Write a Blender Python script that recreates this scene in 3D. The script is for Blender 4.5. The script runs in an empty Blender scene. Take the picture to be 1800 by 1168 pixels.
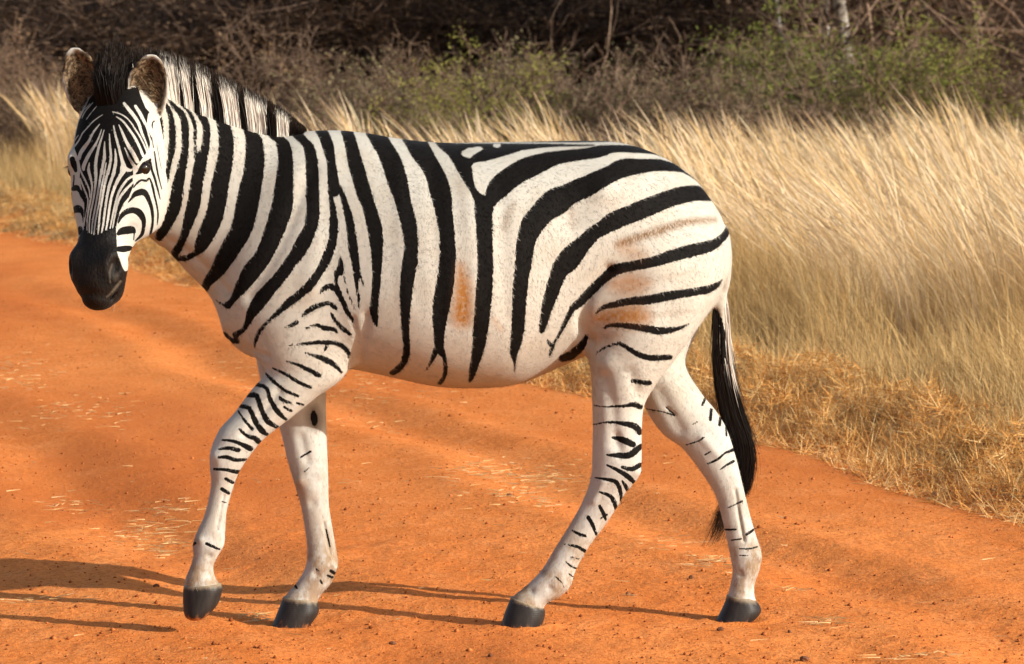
import bpy, bmesh, math, random
import numpy as np
from mathutils import Vector, Matrix, noise
from mathutils.bvhtree import BVHTree

scene = bpy.context.scene
COL = scene.collection

# ---------------------------------------------------------------- camera
cam_data = bpy.data.cameras.new('camera')
cam = bpy.data.objects.new('camera', cam_data)
COL.objects.link(cam)
cam.location = (0.0, -12.0, 1.6)
cam.rotation_euler = (math.radians(90), 0, 0)
cam_data.sensor_width = 36.0
cam_data.lens = 36.0 * 7896.0 / 1800.0
cam_data.shift_y = -547.0 / 1800.0
cam_data.clip_start = 0.1
cam_data.clip_end = 4000.0
cam_data.dof.use_dof = True
cam_data.dof.focus_distance = 11.88
cam_data.dof.aperture_fstop = 13.0
scene.camera = cam

# ---------------------------------------------------------------- sky, sun, exposure
SUN_EL = math.radians(22.5)
SUN_TO_CAM = math.radians(28.5)          # the sun stands to the right, this far towards the viewer
sun_dir = Vector((math.cos(SUN_EL) * math.cos(SUN_TO_CAM), -math.cos(SUN_EL) * math.sin(SUN_TO_CAM), math.sin(SUN_EL)))
world = bpy.data.worlds.new('World')
scene.world = world
world.use_nodes = True
wn = world.node_tree.nodes
bg = wn.get('Background') or wn.new('ShaderNodeBackground')
sky = wn.new('ShaderNodeTexSky')
sky.sky_type = 'NISHITA'
sky.sun_disc = False
sky.sun_elevation = SUN_EL
sky.sun_rotation = math.atan2(sun_dir.x, sun_dir.y)
sky.air_density = 1.0
sky.dust_density = 2.0
world.node_tree.links.new(sky.outputs[0], bg.inputs[0])
bg.inputs[1].default_value = 0.125
sun_data = bpy.data.lights.new('sun', 'SUN')
sun_data.energy = 5.0
sun_data.angle = math.radians(0.53)
sun_data.color = (1.0, 0.94, 0.84)
sun = bpy.data.objects.new('sun', sun_data)
COL.objects.link(sun)
sun.rotation_euler = sun_dir.to_track_quat('Z', 'Y').to_euler()
scene.view_settings.view_transform = 'Standard'
scene.view_settings.look = 'None'
scene.view_settings.exposure = 0.50
scene.view_settings.gamma = 1.0
scene.cycles.use_denoising = True
scene.cycles.max_bounces = 6
scene.cycles.transparent_max_bounces = 8

# ---------------------------------------------------------------- helpers
rng = np.random.default_rng(7)
random.seed(7)


def link(name, me, parent=None, mat=None, smooth=True):
    o = bpy.data.objects.new(name, me)
    COL.objects.link(o)
    if parent is not None:
        o.parent = parent
    if mat is not None and me is not None:
        me.materials.append(mat)
    if me is not None and smooth and isinstance(me, bpy.types.Mesh):
        me.polygons.foreach_set('use_smooth', np.ones(len(me.polygons), dtype=bool))
    return o


def tag(o, label=None, cat=None, group=None, kind=None):
    if label: o['label'] = label
    if cat: o['category'] = cat
    if group: o['group'] = group
    if kind: o['kind'] = kind
    return o


def mesh_from(name, verts, faces):
    me = bpy.data.meshes.new(name)
    verts = np.asarray(verts, dtype=np.float32)
    me.from_pydata(verts.tolist(), [], [list(map(int, f)) for f in faces])
    me.update()
    return me


def fast_mesh(name, verts, faces_flat, loop_starts, loop_totals):
    """mesh from numpy arrays, for the big ones"""
    me = bpy.data.meshes.new(name)
    me.vertices.add(len(verts))
    me.vertices.foreach_set('co', np.ascontiguousarray(verts, dtype=np.float32).ravel())
    me.loops.add(len(faces_flat))
    me.loops.foreach_set('vertex_index', np.ascontiguousarray(faces_flat, dtype=np.int32))
    me.polygons.add(len(loop_starts))
    me.polygons.foreach_set('loop_start', np.ascontiguousarray(loop_starts, dtype=np.int32))
    try:
        me.polygons.foreach_set('loop_total', np.ascontiguousarray(loop_totals, dtype=np.int32))
    except Exception:
        pass
    me.update(calc_edges=True)
    me.validate()
    return me


class NT:
    """small helper round a material's node tree"""
    def __init__(self, name):
        self.mat = bpy.data.materials.new(name)
        self.mat.use_nodes = True
        self.t = self.mat.node_tree
        self.t.nodes.clear()
        self.out = self.n('ShaderNodeOutputMaterial')
    def n(self, typ, **kw):
        nd = self.t.nodes.new(typ)
        for k, v in kw.items():
            setattr(nd, k, v)
        return nd
    def l(self, a, b):
        self.t.links.new(a, b)
    def val(self, sock, v):
        if hasattr(v, 'is_output') or isinstance(v, bpy.types.NodeSocket):
            self.l(v, sock)
        else:
            sock.default_value = v
    def math(self, op, a, b=None, clamp=False):
        nd = self.n('ShaderNodeMath', operation=op, use_clamp=clamp)
        self.val(nd.inputs[0], a)
        if b is not None: self.val(nd.inputs[1], b)
        return nd.outputs[0]
    def mix(self, fac, a, b, blend='MIX'):
        nd = self.n('ShaderNodeMix', data_type='RGBA', blend_type=blend)
        self.val(nd.inputs[0], fac); self.val(nd.inputs[6], a); self.val(nd.inputs[7], b)
        return nd.outputs[2]
    def noise(self, scale, detail=3.0, rough=0.55, vec=None, dist=0.0):
        nd = self.n('ShaderNodeTexNoise')
        nd.inputs['Scale'].default_value = scale
        nd.inputs['Detail'].default_value = detail
        nd.inputs['Roughness'].default_value = rough
        nd.inputs['Distortion'].default_value = dist
        if vec is not None: self.l(vec, nd.inputs['Vector'])
        return nd.outputs[0]
    def attr(self, name, out=2):
        nd = self.n('ShaderNodeAttribute', attribute_name=name)
        return nd.outputs[out]
    def smooth(self, v, lo, hi, a=0.0, b=1.0):
        nd = self.n('ShaderNodeMapRange', interpolation_type='SMOOTHSTEP')
        self.val(nd.inputs[0], v)
        for i, q in zip((1, 2, 3, 4), (lo, hi, a, b)): self.val(nd.inputs[i], q)
        return nd.outputs[0]
    def bsdf(self, color, rough=0.8, spec=0.3, normal=None, **kw):
        p = self.n('ShaderNodeBsdfPrincipled')
        self.val(p.inputs['Base Color'], color)
        self.val(p.inputs['Roughness'], rough)
        self.val(p.inputs['Specular IOR Level'], spec)
        if normal is not None: self.l(normal, p.inputs['Normal'])
        for k, v in kw.items(): self.val(p.inputs[k], v)
        return p
    def bump(self, h, strength, dist, normal=None):
        b = self.n('ShaderNodeBump')
        b.inputs['Strength'].default_value = strength
        b.inputs['Distance'].default_value = dist
        self.l(h, b.inputs['Height'])
        if normal is not None: self.l(normal, b.inputs['Normal'])
        return b.outputs[0]
    def surf(self, sock):
        self.l(sock, self.out.inputs['Surface'])
        return self.mat
    def objco(self, scale=(1, 1, 1), rot=(0, 0, 0)):
        tc = self.n('ShaderNodeTexCoord')
        mp = self.n('ShaderNodeMapping')
        mp.inputs['Scale'].default_value = scale
        mp.inputs['Rotation'].default_value = rot
        self.l(tc.outputs['Object'], mp.inputs[0])
        return mp.outputs[0]


def taubin(co, edges, iters, lam=0.5, mu=-0.53, w=None):
    n = len(co)
    i, j = edges[:, 0], edges[:, 1]
    deg = np.bincount(i, minlength=n) + np.bincount(j, minlength=n)
    deg = np.maximum(deg, 1)[:, None]
    wv = 1.0 if w is None else w[:, None]
    for k in range(iters):
        for f in (lam, mu):
            s = np.empty_like(co)
            for c in range(3):
                s[:, c] = np.bincount(i, weights=co[j, c], minlength=n) + np.bincount(j, weights=co[i, c], minlength=n)
            co = co + f * wv * (s / deg - co)
    return co


def mesh_edges(me):
    e = np.empty(len(me.edges) * 2, dtype=np.int32)
    me.edges.foreach_get('vertices', e)
    return e.reshape(-1, 2)


def mesh_co(me):
    c = np.empty(len(me.vertices) * 3, dtype=np.float32)
    me.vertices.foreach_get('co', c)
    return c.reshape(-1, 3).astype(np.float64)


def mesh_no(me):
    c = np.empty(len(me.vertices) * 3, dtype=np.float32)
    me.vertices.foreach_get('normal', c)
    return c.reshape(-1, 3).astype(np.float64)


def set_attr(me, name, arr, typ='FLOAT', dom='POINT'):
    a = me.attributes.get(name) or me.attributes.new(name, typ, dom)
    if typ == 'FLOAT':
        a.data.foreach_set('value', np.ascontiguousarray(arr, dtype=np.float32))
    else:
        a.data.foreach_set('color', np.ascontiguousarray(arr, dtype=np.float32).ravel())
# ================================================================ ground
def hash2(ix, iy, seed):
    h = (ix.astype(np.int64) * 374761393 + iy.astype(np.int64) * 668265263 + seed * 982451653) & 0xFFFFFFFF
    h = ((h ^ (h >> 13)) * 1274126177) & 0xFFFFFFFF
    return ((h ^ (h >> 16)) & 0xFFFF) / 65535.0


def vnoise(x, y, seed=0):
    ix, iy = np.floor(x), np.floor(y)
    fx, fy = x - ix, y - iy
    fx, fy = fx * fx * (3 - 2 * fx), fy * fy * (3 - 2 * fy)
    a, b = hash2(ix, iy, seed), hash2(ix + 1, iy, seed)
    c, d = hash2(ix, iy + 1, seed), hash2(ix + 1, iy + 1, seed)
    return (a * (1 - fx) + b * fx) * (1 - fy) + (c * (1 - fx) + d * fx) * fy


def fbm(x, y, seed=0, octv=4, gain=0.5):
    r, amp, tot = 0.0, 1.0, 0.0
    for k in range(octv):
        r = r + amp * vnoise(x * 2 ** k + 17.3 * k, y * 2 ** k - 9.1 * k, seed + k)
        tot += amp
        amp *= gain
    return r / tot - 0.5


def road_s(x, y):
    """sideways distance from the road's right-hand edge, positive on the verge"""
    wob = 0.10 * np.sin(y * 0.9 + 0.4) * np.clip((y - 1) / 4, 0, 1) + 0.22 * fbm(np.asarray(x) * 0 + 3.1, np.asarray(y) * 0.9, 31, 3)
    return (x - (1.67 - 0.275 * (y - 2.6))) * 0.969 + wob


FEET = [(0.02, -0.12, 0.0), (-0.585, -0.02, -0.0178), (0.603, 0.05, -0.0115), (-0.82, -0.25, 0.0)]


def ground_z(x, y):
    x, y = np.asarray(x, float), np.asarray(y, float)
    s = road_s(x, y)
    l = y + 0.255 * x
    z = 0.018 * fbm(x * 0.35, y * 0.22, 1, 3) + 0.010 * fbm(x * 2.2, y * 0.5, 5, 3)
    for s0, wd, dp in ((-1.22, .15, .023), (-2.85, .18, .020), (-3.9, .3, .012)):         # wheel tracks with raised lips
        q = (s - s0 + 0.10 * fbm(l * 0.5, l * 0 + s0, 9, 2)) / wd
        z = z - dp * np.exp(-q * q) + 0.45 * dp * np.exp(-((np.abs(q) - 1.9) / 0.8) ** 2)
    calm = np.zeros_like(z)
    tgt = np.zeros_like(z)
    for fx, fy, fz in FEET:
        w = np.exp(-(((x - fx) / .16) ** 2 + ((y - fy) / .20) ** 2))
        tgt = tgt + w * fz
        calm = np.maximum(calm, w)
    near = np.exp(-(((x) / 1.3) ** 4 + ((y) / 0.55) ** 4))
    z = z * (1 - near) * (1 - calm) + tgt
    for fx, fy, fz in FEET[:3]:                                # soil pushed up round the planted hooves
        rr = np.hypot((x - fx - .005) / 1.15, y - fy)
        z = z + .006 * np.exp(-((rr - .072) / .018) ** 2) * (0.6 + vnoise(x * 40, y * 40, 3))
    fine = 0.0070 * fbm(x * 9, y * 5, 11, 3) + 0.0075 * fbm(x * 30, y * 16, 21, 3)
    z = z + fine * (1 - 0.6 * calm) * np.clip((3.2 - y) / 1.2, .0, 1) + 0.004 * fbm(x * 5, y * 2.5, 13, 2) * np.clip((12 - y) / 4, 0, 1)
    bank = np.clip(s / 0.55, 0, 1)
    bank = bank * bank * (3 - 2 * bank)
    z = z + bank * (0.09 + 0.14 * fbm(x * 3.0, y * 2.2, 41, 3)) * np.exp(-np.clip(s - 1.3, 0, 50) * 0.4) + 0.02 * bank
    far = np.clip((np.hypot(x, y) - 60) / 60, 0, 1)
    return z * (1 - far)


def axis(fine_lo, fine_hi, step, lo, hi, grow=1.13, cap=60):
    a = list(np.arange(fine_lo, fine_hi, step))
    st = step
    while a[-1] < hi:
        st = min(st * grow, cap); a.append(a[-1] + st)
    st = step
    b = [fine_lo]
    while b[-1] > lo:
        st = min(st * grow, cap); b.append(b[-1] - st)
    return np.array(b[1:][::-1] + a)


gx = axis(-1.8, 2.0, .020, -1400, 1400)
gy = np.concatenate([axis(-1.1, 2.6, .022, -1400, 2.55, 1.13), ])
gy = gy[gy < 2.6]
gy2 = np.arange(2.6, 12, .06)
st, cur, tail_ = .05, 12.0, []
while cur < 1600:
    tail_.append(cur); st = min(st * 1.06, 60); cur += st
gy = np.concatenate([gy, gy2, tail_])
GX, GY = np.meshgrid(gx, gy)
GZ = ground_z(GX, GY)
nx, ny = len(gx), len(gy)
VG = np.stack([GX, GY, GZ], -1).reshape(-1, 3)
idx = np.arange(nx * ny).reshape(ny, nx)
Q = np.stack([idx[:-1, :-1], idx[:-1, 1:], idx[1:, 1:], idx[1:, :-1]], -1).reshape(-1, 4)
cxy = VG[Q].mean(1)
s_ = road_s(cxy[:, 0], cxy[:, 1])
is_road = (s_ < 0.12) & (s_ > -5.5)


def submesh(name, sel):
    q = Q[sel]
    used, inv = np.unique(q.ravel(), return_inverse=True)
    return fast_mesh(name, VG[used], inv.astype(np.int32), np.arange(len(q)) * 4, np.full(len(q), 4))


nt = NT('red_dirt')
oc = nt.objco()
n1 = nt.noise(0.9, 5.0, 0.6, nt.objco((1, .45, 1)))
n2 = nt.noise(7.0, 5.0, 0.65, nt.objco((1, .55, 1)))
n3 = nt.noise(55.0, 4.0, 0.7, nt.objco((1, .7, 1)))
n4 = nt.noise(190.0, 2.0, 0.6, oc)
c1 = nt.mix(nt.smooth(n1, 0.32, 0.68), (0.63, 0.182, 0.038, 1), (0.75, 0.250, 0.062, 1))
c1 = nt.mix(nt.math('MULTIPLY', nt.smooth(n2, 0.42, 0.72), 0.55), c1, (0.78, 0.29, 0.09, 1))
c1 = nt.mix(nt.math('MULTIPLY', nt.smooth(n3, 0.46, 0.66), 0.72), c1, (0.44, 0.105, 0.020, 1))
c1 = nt.mix(nt.math('MULTIPLY', nt.smooth(n4, 0.62, 0.70), 0.8), c1, (0.16, 0.042, 0.012, 1))
n6 = nt.noise(0.55, 4.0, 0.6, nt.objco((1, .3, 1), (0, 0, .25)))
c1 = nt.mix(nt.math('MULTIPLY', nt.smooth(n6, .46, .64), .6), c1, (0.44, 0.108, 0.022, 1))
hb = nt.math('ADD', nt.math('MULTIPLY', n3, 0.8), nt.math('MULTIPLY', n4, 0.35))
hb = nt.math('ADD', hb, nt.math('MULTIPLY', n2, 1.1))
dirt_mat = nt.surf(nt.bsdf(c1, 0.95, 0.05, nt.bump(hb, 0.62, 0.011)).outputs[0])
nt = NT('dry_soil')
n1 = nt.noise(2.2, 5.0, 0.6, nt.objco())
n3 = nt.noise(40.0, 4.0, 0.7, nt.objco())
c1 = nt.mix(nt.smooth(n1, 0.35, 0.65), (0.42, 0.235, 0.085, 1), (0.58, 0.385, 0.175, 1))
c1 = nt.mix(nt.math('MULTIPLY', nt.smooth(n3, 0.5, 0.7), 0.6), c1, (0.16, 0.075, 0.025, 1))
c1 = nt.mix(nt.smooth(nt.noise(1.3, 4.0, 0.6, nt.objco()), .48, .62), c1, (0.085, 0.048, 0.022, 1))
soil_mat = nt.surf(nt.bsdf(c1, 0.95, 0.05, nt.bump(n3, 0.6, 0.03)).outputs[0])
road = link('dirt_road', submesh('dirt_road', is_road), None, dirt_mat)
tag(road, 'red orange dirt road with wheel tracks running off to the left', 'road', kind='structure')
gnd = link('ground', submesh('ground', ~is_road), None, soil_mat)
tag(gnd, 'dry brown soil under the grass and bush beside the road', 'ground', kind='structure')
# ================================================================ the zebra
# Body measurements were taken from a side view on a scale drawing: 658 drawing units to the metre at
# the animal's own plane; S() turns a point of that drawing at depth y (towards +y = its far flank) into metres.
def S(u, v, y):
    d = (12.0 + y) / 7896.0
    return np.array([(u - 900.0) * d, y, 1.6 - (v - 37.0) * d])


def catmull(P, n):
    P = np.asarray(P, dtype=float)
    Q = np.vstack([2 * P[0] - P[1], P, 2 * P[-1] - P[-2]])
    out = []
    for k in range(1, len(Q) - 2):
        p0, p1, p2, p3 = Q[k - 1], Q[k], Q[k + 1], Q[k + 2]
        for t in np.linspace(0, 1, n, endpoint=False):
            out.append(0.5 * (2 * p1 + (p2 - p0) * t + (2 * p0 - 5 * p1 + 4 * p2 - p3) * t * t + (3 * p1 - p0 - 3 * p2 + p3) * t ** 3))
    out.append(Q[-2])
    return np.array(out)


def loft(bm, st, n=64, sub=8, expo=2.0, cap=0.8):
    """st rows: A(3) B(3) half-thickness pear ; ring in the plane of AB and the sideways axis"""
    st = catmull(st, sub)
    th = np.linspace(0, 2 * math.pi, n, endpoint=False)
    c, s = np.cos(th), np.sin(th)
    cc = np.sign(c) * np.abs(c) ** (2 / expo)
    ss = np.sign(s) * np.abs(s) ** (2 / expo)
    rings = []
    for r in st:
        A, B, b, pear = r[0:3], r[3:6], r[6], r[7]
        m = (A + B) / 2
        e = (A - B) / 2
        side = np.array(r[8:11])
        rings.append(m + np.outer(cc, e) + np.outer(ss * (1 + pear * c), side * b))
    # domed ends
    def dome(R, R2):
        m, m2 = R.mean(0), R2.mean(0)
        dirn = m - m2
        dirn /= (np.linalg.norm(dirn) + 1e-9)
        rad = np.linalg.norm(R - m, axis=1).min()
        return [m + (R - m) * math.cos(a) + dirn * rad * cap * math.sin(a) for a in (0.5, 0.9, 1.25, 1.45)]
    first = dome(rings[0], rings[1])
    last = dome(rings[-1], rings[-2])
    allr = first[::-1] + rings + last
    vs = [[bm.verts.new(p) for p in R] for R in allr]
    for a, b in zip(vs[:-1], vs[1:]):
        for k in range(n):
            bm.faces.new((a[k], a[(k + 1) % n], b[(k + 1) % n], b[k]))
    bm.faces.new(vs[0][::-1])
    bm.faces.new(vs[-1])
    return [R.mean(0) for R in rings]


SIDE = np.array([0.05, 1.0, 0.0])
SIDE /= np.linalg.norm(SIDE)


def row(a, b, y, half, pear=0.0, side=SIDE):
    return np.concatenate([S(a[0], a[1], y), S(b[0], b[1], y), [half, pear], side])


def spine_y(u):
    return 0.05 - 0.125 * (1280 - u) / 830.0


def ellipsoid(bm, c, axes, r, seg=24):
    """axes: three unit vectors, r: three radii"""
    M = Matrix.Identity(4)
    for k in range(3):
        for q in range(3):
            M[q][k] = axes[k][q] * r[k]
    M.translation = Vector(c)
    bmesh.ops.create_uvsphere(bm, u_segments=seg, v_segments=seg // 2, radius=1.0, matrix=M)


XYZ = [np.array([1., 0, 0]), np.array([0, 1., 0]), np.array([0, 0, 1.])]
BM = {}


def B(name):
    if name not in BM: BM[name] = bmesh.new()
    return BM[name]


SK = {}                                                    # region -> list of skeleton points

# torso: (u, top, bottom, half width, pear)
TORSO = [(403, 490, 594, .095, -.05), (416, 445, 610, .125, -.05), (440, 390, 625, .155, -.08), (485, 300, 636, .178, -.14),
         (535, 252, 640, .198, -.20), (585, 234, 644, .212, -.24), (640, 234, 652, .236, -.22), (700, 244, 665, .262, -.18),
         (770, 251, 679, .284, -.12), (840, 251, 682, .292, -.08), (905, 250, 676, .286, -.05), (960, 249, 656, .268, 0.0),
         (1020, 248, 628, .248, .06), (1080, 250, 612, .240, .08), (1130, 262, 604, .232, .05), (1180, 285, 590, .214, 0),
         (1222, 317, 570, .184, -.05), (1250, 355, 543, .146, -.05), (1270, 396, 508, .098, -.05)]
SK['torso'] = loft(B('torso'), [row((u, t), (u, b), spine_y(u), w, p) for u, t, b, w, p in TORSO], n=120, sub=9, expo=2.15, cap=0.3)
# neck
NECK = [((600, 262), (460, 590), -.055, .165, -.1), ((545, 242), (412, 555), -.065, .150, -.12), ((500, 240), (374, 520), -.075, .128, -.12),
        ((450, 230), (338, 487), -.085, .108, -.12), ((400, 214), (312, 459), -.095, .094, -.1), ((350, 196), (291, 438), -.105, .086, -.05),
        ((300, 170), (272, 425), -.115, .080, 0), ((255, 152), (240, 390), -.125, .074, 0), ((225, 152), (222, 330), -.13, .06, 0)]
SK['neck'] = loft(B('neck'), [row(a, b, y, w, p) for a, b, y, w, p in NECK], n=100, sub=9)

# near foreleg (lifted)
NF = [((452, 380), (610, 360), -.135, .075), ((432, 470), (622, 450), -.150, .095), ((428, 560), (630, 540), -.165, .102), ((448, 620), (624, 606), -.175, .088),
      ((466, 654), (604, 662), -.185, .070), ((441, 687), (557, 698), -.195, .060), ((412, 726), (510, 736), -.205, .053),
      ((385, 757), (466, 770), -.215, .049), ((370, 794), (440, 800), -.220, .045), ((369, 823), (421, 829), -.222, .040),
      ((371, 853), (410, 857), -.226, .0275), ((361, 901), (399, 897), -.232, .025), ((345, 938), (396, 932), -.238, .029),
      ((339, 958), (394, 958), -.240, .034), ((340, 977), (385, 974), -.242, .031), ((334, 998), (375, 996), -.244, .029),
      ((326, 1018), (378, 1014), -.246, .034), ((324, 1034), (388, 1032), -.248, .040)]
SK['nf'] = loft(B('nf'), [row(a, b, y, w) for a, b, y, w in NF])
# far foreleg
FF = [((470, 420), (600, 420), .00, .08), ((450, 540), (600, 540), .03, .09), ((450, 620), (590, 620), .04, .075), ((462, 680), (574, 670), .035, .062),
      ((492, 755), (573, 730), .025, .052), ((504, 804), (575, 790), .015, .047), ((518, 852), (577, 842), .005, .042),
      ((529, 890), (578, 886), -.003, .031), ((536, 931), (584, 926), -.010, .027), ((540, 970), (591, 968), -.014, .032),
      ((536, 1000), (594, 993), -.017, .035), ((520, 1026), (583, 1024), -.02, .031), ((503, 1046), (564, 1046), -.02, .035), ((497, 1056), (558, 1060), -.02, .041)]
SK['ff'] = loft(B('ff'), [row(a, b, y, w) for a, b, y, w in FF])
# near hind leg
NH = [((1050, 330), (1250, 410), -.02, .10), ((1034, 430), (1266, 450), -.055, .125), ((1030, 520), (1252, 515), -.080, .130), ((1034, 585), (1222, 580), -.098, .115),
      ((1037, 635), (1186, 632), -.108, .094), ((1040, 675), (1154, 675), -.115, .076), ((1041, 710), (1133, 712), -.118, .062),
      ((1042, 755), (1128, 755), -.120, .052), ((1041, 800), (1128, 800), -.120, .047), ((1040, 832), (1124, 836), -.120, .044),
      ((1033, 860), (1100, 866), -.120, .036), ((1020, 890), (1084, 893), -.120, .031), ((1000, 925), (1062, 926), -.120, .029),
      ((975, 965), (1036, 960), -.120, .029), ((955, 998), (1012, 1003), -.120, .033), ((938, 1018), (1003, 1030), -.120, .035), ((918, 1036), (985, 1048), -.120, .032),
      ((906, 1045), (962, 1060), -.120, .036), ((899, 1054), (955, 1071), -.120, .041)]
SK['nh'] = loft(B('nh'), [row(a, b, y, w) for a, b, y, w in NH])
# far hind leg
FH = [((1060, 340), (1268, 410), .10, .10), ((1050, 440), (1268, 450), .14, .12), ((1058, 540), (1250, 520), .15, .115), ((1080, 610), (1222, 590), .14, .100),
      ((1112, 668), (1205, 640), .125, .080), ((1140, 728), (1232, 690), .11, .066), ((1166, 764), (1258, 722), .10, .058), ((1199, 788), (1278, 756), .09, .052),
      ((1232, 830), (1294, 806), .08, .046), ((1256, 868), (1306, 855), .07, .036), ((1268, 907), (1317, 900), .062, .031),
      ((1277, 947), (1329, 942), .055, .030), ((1284, 980), (1339, 974), .052, .034), ((1288, 1004), (1336, 999), .05, .033),
      ((1284, 1028), (1327, 1025), .05, .031), ((1280, 1044), (1326, 1044), .05, .037), ((1277, 1054), (1330, 1060), .05, .041)]
SK['fh'] = loft(B('fh'), [row(a, b, y, w) for a, b, y, w in FH])

# sheath under the belly
shc = S(1006, 618, -0.03)
ellipsoid(B('sheath'), shc, [np.array([.85, 0, .53]), np.array([0, 1., 0]), np.array([-.53, 0, .85])], (.045, .035, .02))
# tail dock
DOCK = [((1228, 470), (1262, 455), .055, .03), ((1252, 508), (1276, 496), .065, .020), ((1260, 540), (1277, 536), .075, .014),
        ((1263, 590), (1276, 590), .08, .011), ((1266, 640), (1276, 640), .085, .008)]
SK['tail'] = loft(B('tail'), [row(a, b, y, w) for a, b, y, w in DOCK], n=20)

# ---- head: its own frame, L poll->muzzle, F out of the forehead, W sideways
PO = S(212, 174, -0.150)
PM = S(168, 528, -0.330)
HL = (PM - PO)
HEADLEN = np.linalg.norm(HL)
HL /= HEADLEN
yaw = math.radians(22)
HF = np.array([-math.sin(yaw), -math.cos(yaw), 0.0])
HF = HF - HL * HF.dot(HL)
HF /= np.linalg.norm(HF)
HW = np.cross(HL, HF)          # towards the side seen on the right
HW /= np.linalg.norm(HW)


def H(t, f, w):
    return PO + HL * t + HF * f + HW * w


HEAD = [(-.020, .045, .07, .058, .0), (.01, .066, .088, .086, .0), (.06, .080, .108, .106, .0), (.12, .084, .132, .117, .0), (.18, .080, .154, .120, .0),
        (.235, .073, .165, .117, .02), (.285, .066, .160, .105, .03), (.335, .060, .132, .088, .02), (.385, .058, .092, .069, .0),
        (.43, .060, .074, .063, .0), (.465, .063, .070, .066, .0), (.500, .058, .068, .066, -.05), (.528, .047, .062, .057, -.1), (.546, .030, .046, .042, -.1)]
SK['head'] = loft(B('head'), [np.concatenate([H(t, f, 0), H(t, -g, 0), [w, p], HW]) for t, f, g, w, p in HEAD], n=90, sub=9, expo=2.35)
EYES = []
for sgn in (1, -1):
    ellipsoid(B('brow'), H(.180, .022, sgn * .092), [HL, HF, HW], (.034, .046, .019))          # brow ridge
    ellipsoid(B('cheek'), H(.255, -.075, sgn * .070), [HL, HF, HW], (.095, .082, .043))
    ellipsoid(B('nose'), H(.458, .014, sgn * .048), [HL, HF, HW], (.048, .044, .032))          # nostril wing
    ellipsoid(B('nostril'), H(.478, .044, sgn * .068), [HL, HF, HW], (.028, .018, .014))       # carved
    EYES.append(H(.200, .016, sgn * .098))
    ellipsoid(B('socket'), H(.199, .018, sgn * .124), [HL, HF, HW], (.014, .024, .016))        # carved
ellipsoid(B('nose'), H(.522, -.042, 0), [HL, HF, HW], (.034, .034, .044))                      # lower lip and chin
ellipsoid(B('mouth'), H(.537, -.012, 0), [HL, HF, HW], (.016, .006, .080))                     # carved mouth line


# ---- ears: cupped leaves with a rim
def ear(bm, base, tip, normal, W, nu=40, nv=40, thick=0.0062):
    base, tip, normal = map(np.asarray, (base, tip, normal))
    E = tip - base
    ln = np.linalg.norm(E)
    E = E / ln
    N = normal - E * normal.dot(E)
    N /= np.linalg.norm(N)
    T = np.cross(E, N)
    def surf(u, v, off):
        w = W * (math.sin(math.pi * min(1, 0.13 + 0.87 * u) ** 0.92)) ** 0.62 if u < 1 else 0.0
        w = max(w, 0.002)
        a = 1.45 * v
        closed = 1.0 + 0.5 * (1 - u) ** 3
        dep = w * 0.72 * closed
        r = 1.0 + off / max(w, 0.01)
        lean = 0.018 * u * u
        return base + E * (ln * u + 0.0 * off) + T * (w * math.sin(a) * r) + N * (-dep * math.cos(a) * r + lean + 0.4 * dep)
    grids = []
    for off in (thick, -thick):
        grids.append([[bm.verts.new(surf(u, v, off)) for v in np.linspace(-1, 1, nv)] for u in np.linspace(0, 1, nu)])
    o, i = grids
    for a in range(nu - 1):
        for b in range(nv - 1):
            bm.faces.new((o[a][b], o[a][b + 1], o[a + 1][b + 1], o[a + 1][b]))
            bm.faces.new((i[a][b], i[a + 1][b], i[a + 1][b + 1], i[a][b + 1]))
    for a in range(nu - 1):
        bm.faces.new((o[a][0], o[a + 1][0], i[a + 1][0], i[a][0]))
        bm.faces.new((o[a][-1], i[a][-1], i[a + 1][-1], o[a + 1][-1]))
    for b in range(nv - 1):
        bm.faces.new((o[0][b], i[0][b], i[0][b + 1], o[0][b + 1]))
        bm.faces.new((o[-1][b], o[-1][b + 1], i[-1][b + 1], i[-1][b]))


EAR_R = (S(252, 203, -.165), S(268, 92, -.195), np.array([.06, -1.0, .12]))
EAR_L = (S(162, 194, -.170), S(127, 82, -.185), np.array([.04, -1.0, .12]))
ear(B('ears'), *EAR_R, .054)
ear(B('ears'), *EAR_L, .050)
SK['ear'] = [EAR_R[0] * (1 - t) + EAR_R[1] * t for t in np.linspace(.15, 1, 6)] + [EAR_L[0] * (1 - t) + EAR_L[1] * t for t in np.linspace(.15, 1, 6)]

# ---- merge everything into one continuous skin: signed distances blended with fillets
import openvdb
VOX = 0.0059
LO = np.array([-1.30, -0.52, -0.06])
HI = np.array([0.78, 0.36, 1.60])
DIM = np.ceil((HI - LO) / VOX).astype(int)
XF = openvdb.createLinearTransform(VOX)


def sdf(name, band=14):
    b = BM.pop(name)
    bmesh.ops.recalc_face_normals(b, faces=b.faces)
    bmesh.ops.triangulate(b, faces=b.faces)
    b.verts.index_update()
    pts = (np.array([v.co[:] for v in b.verts]) - LO).astype(np.float32)
    tri = np.array([[v.index for v in f.verts] for f in b.faces], dtype=np.uint32)
    b.free()
    g = openvdb.FloatGrid.createLevelSetFromPolygons(np.ascontiguousarray(pts), triangles=np.ascontiguousarray(tri), transform=XF, halfWidth=float(band))
    arr = np.empty(tuple(DIM), dtype=np.float32)
    g.copyToArray(arr)
    return arr


def smin(a, b, k):
    h = np.clip(0.5 + 0.5 * (b - a) / k, 0, 1)
    return b + (a - b) * h - k * h * (1 - h)


def smax(a, b, k):
    return -smin(-a, -b, k)


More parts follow.
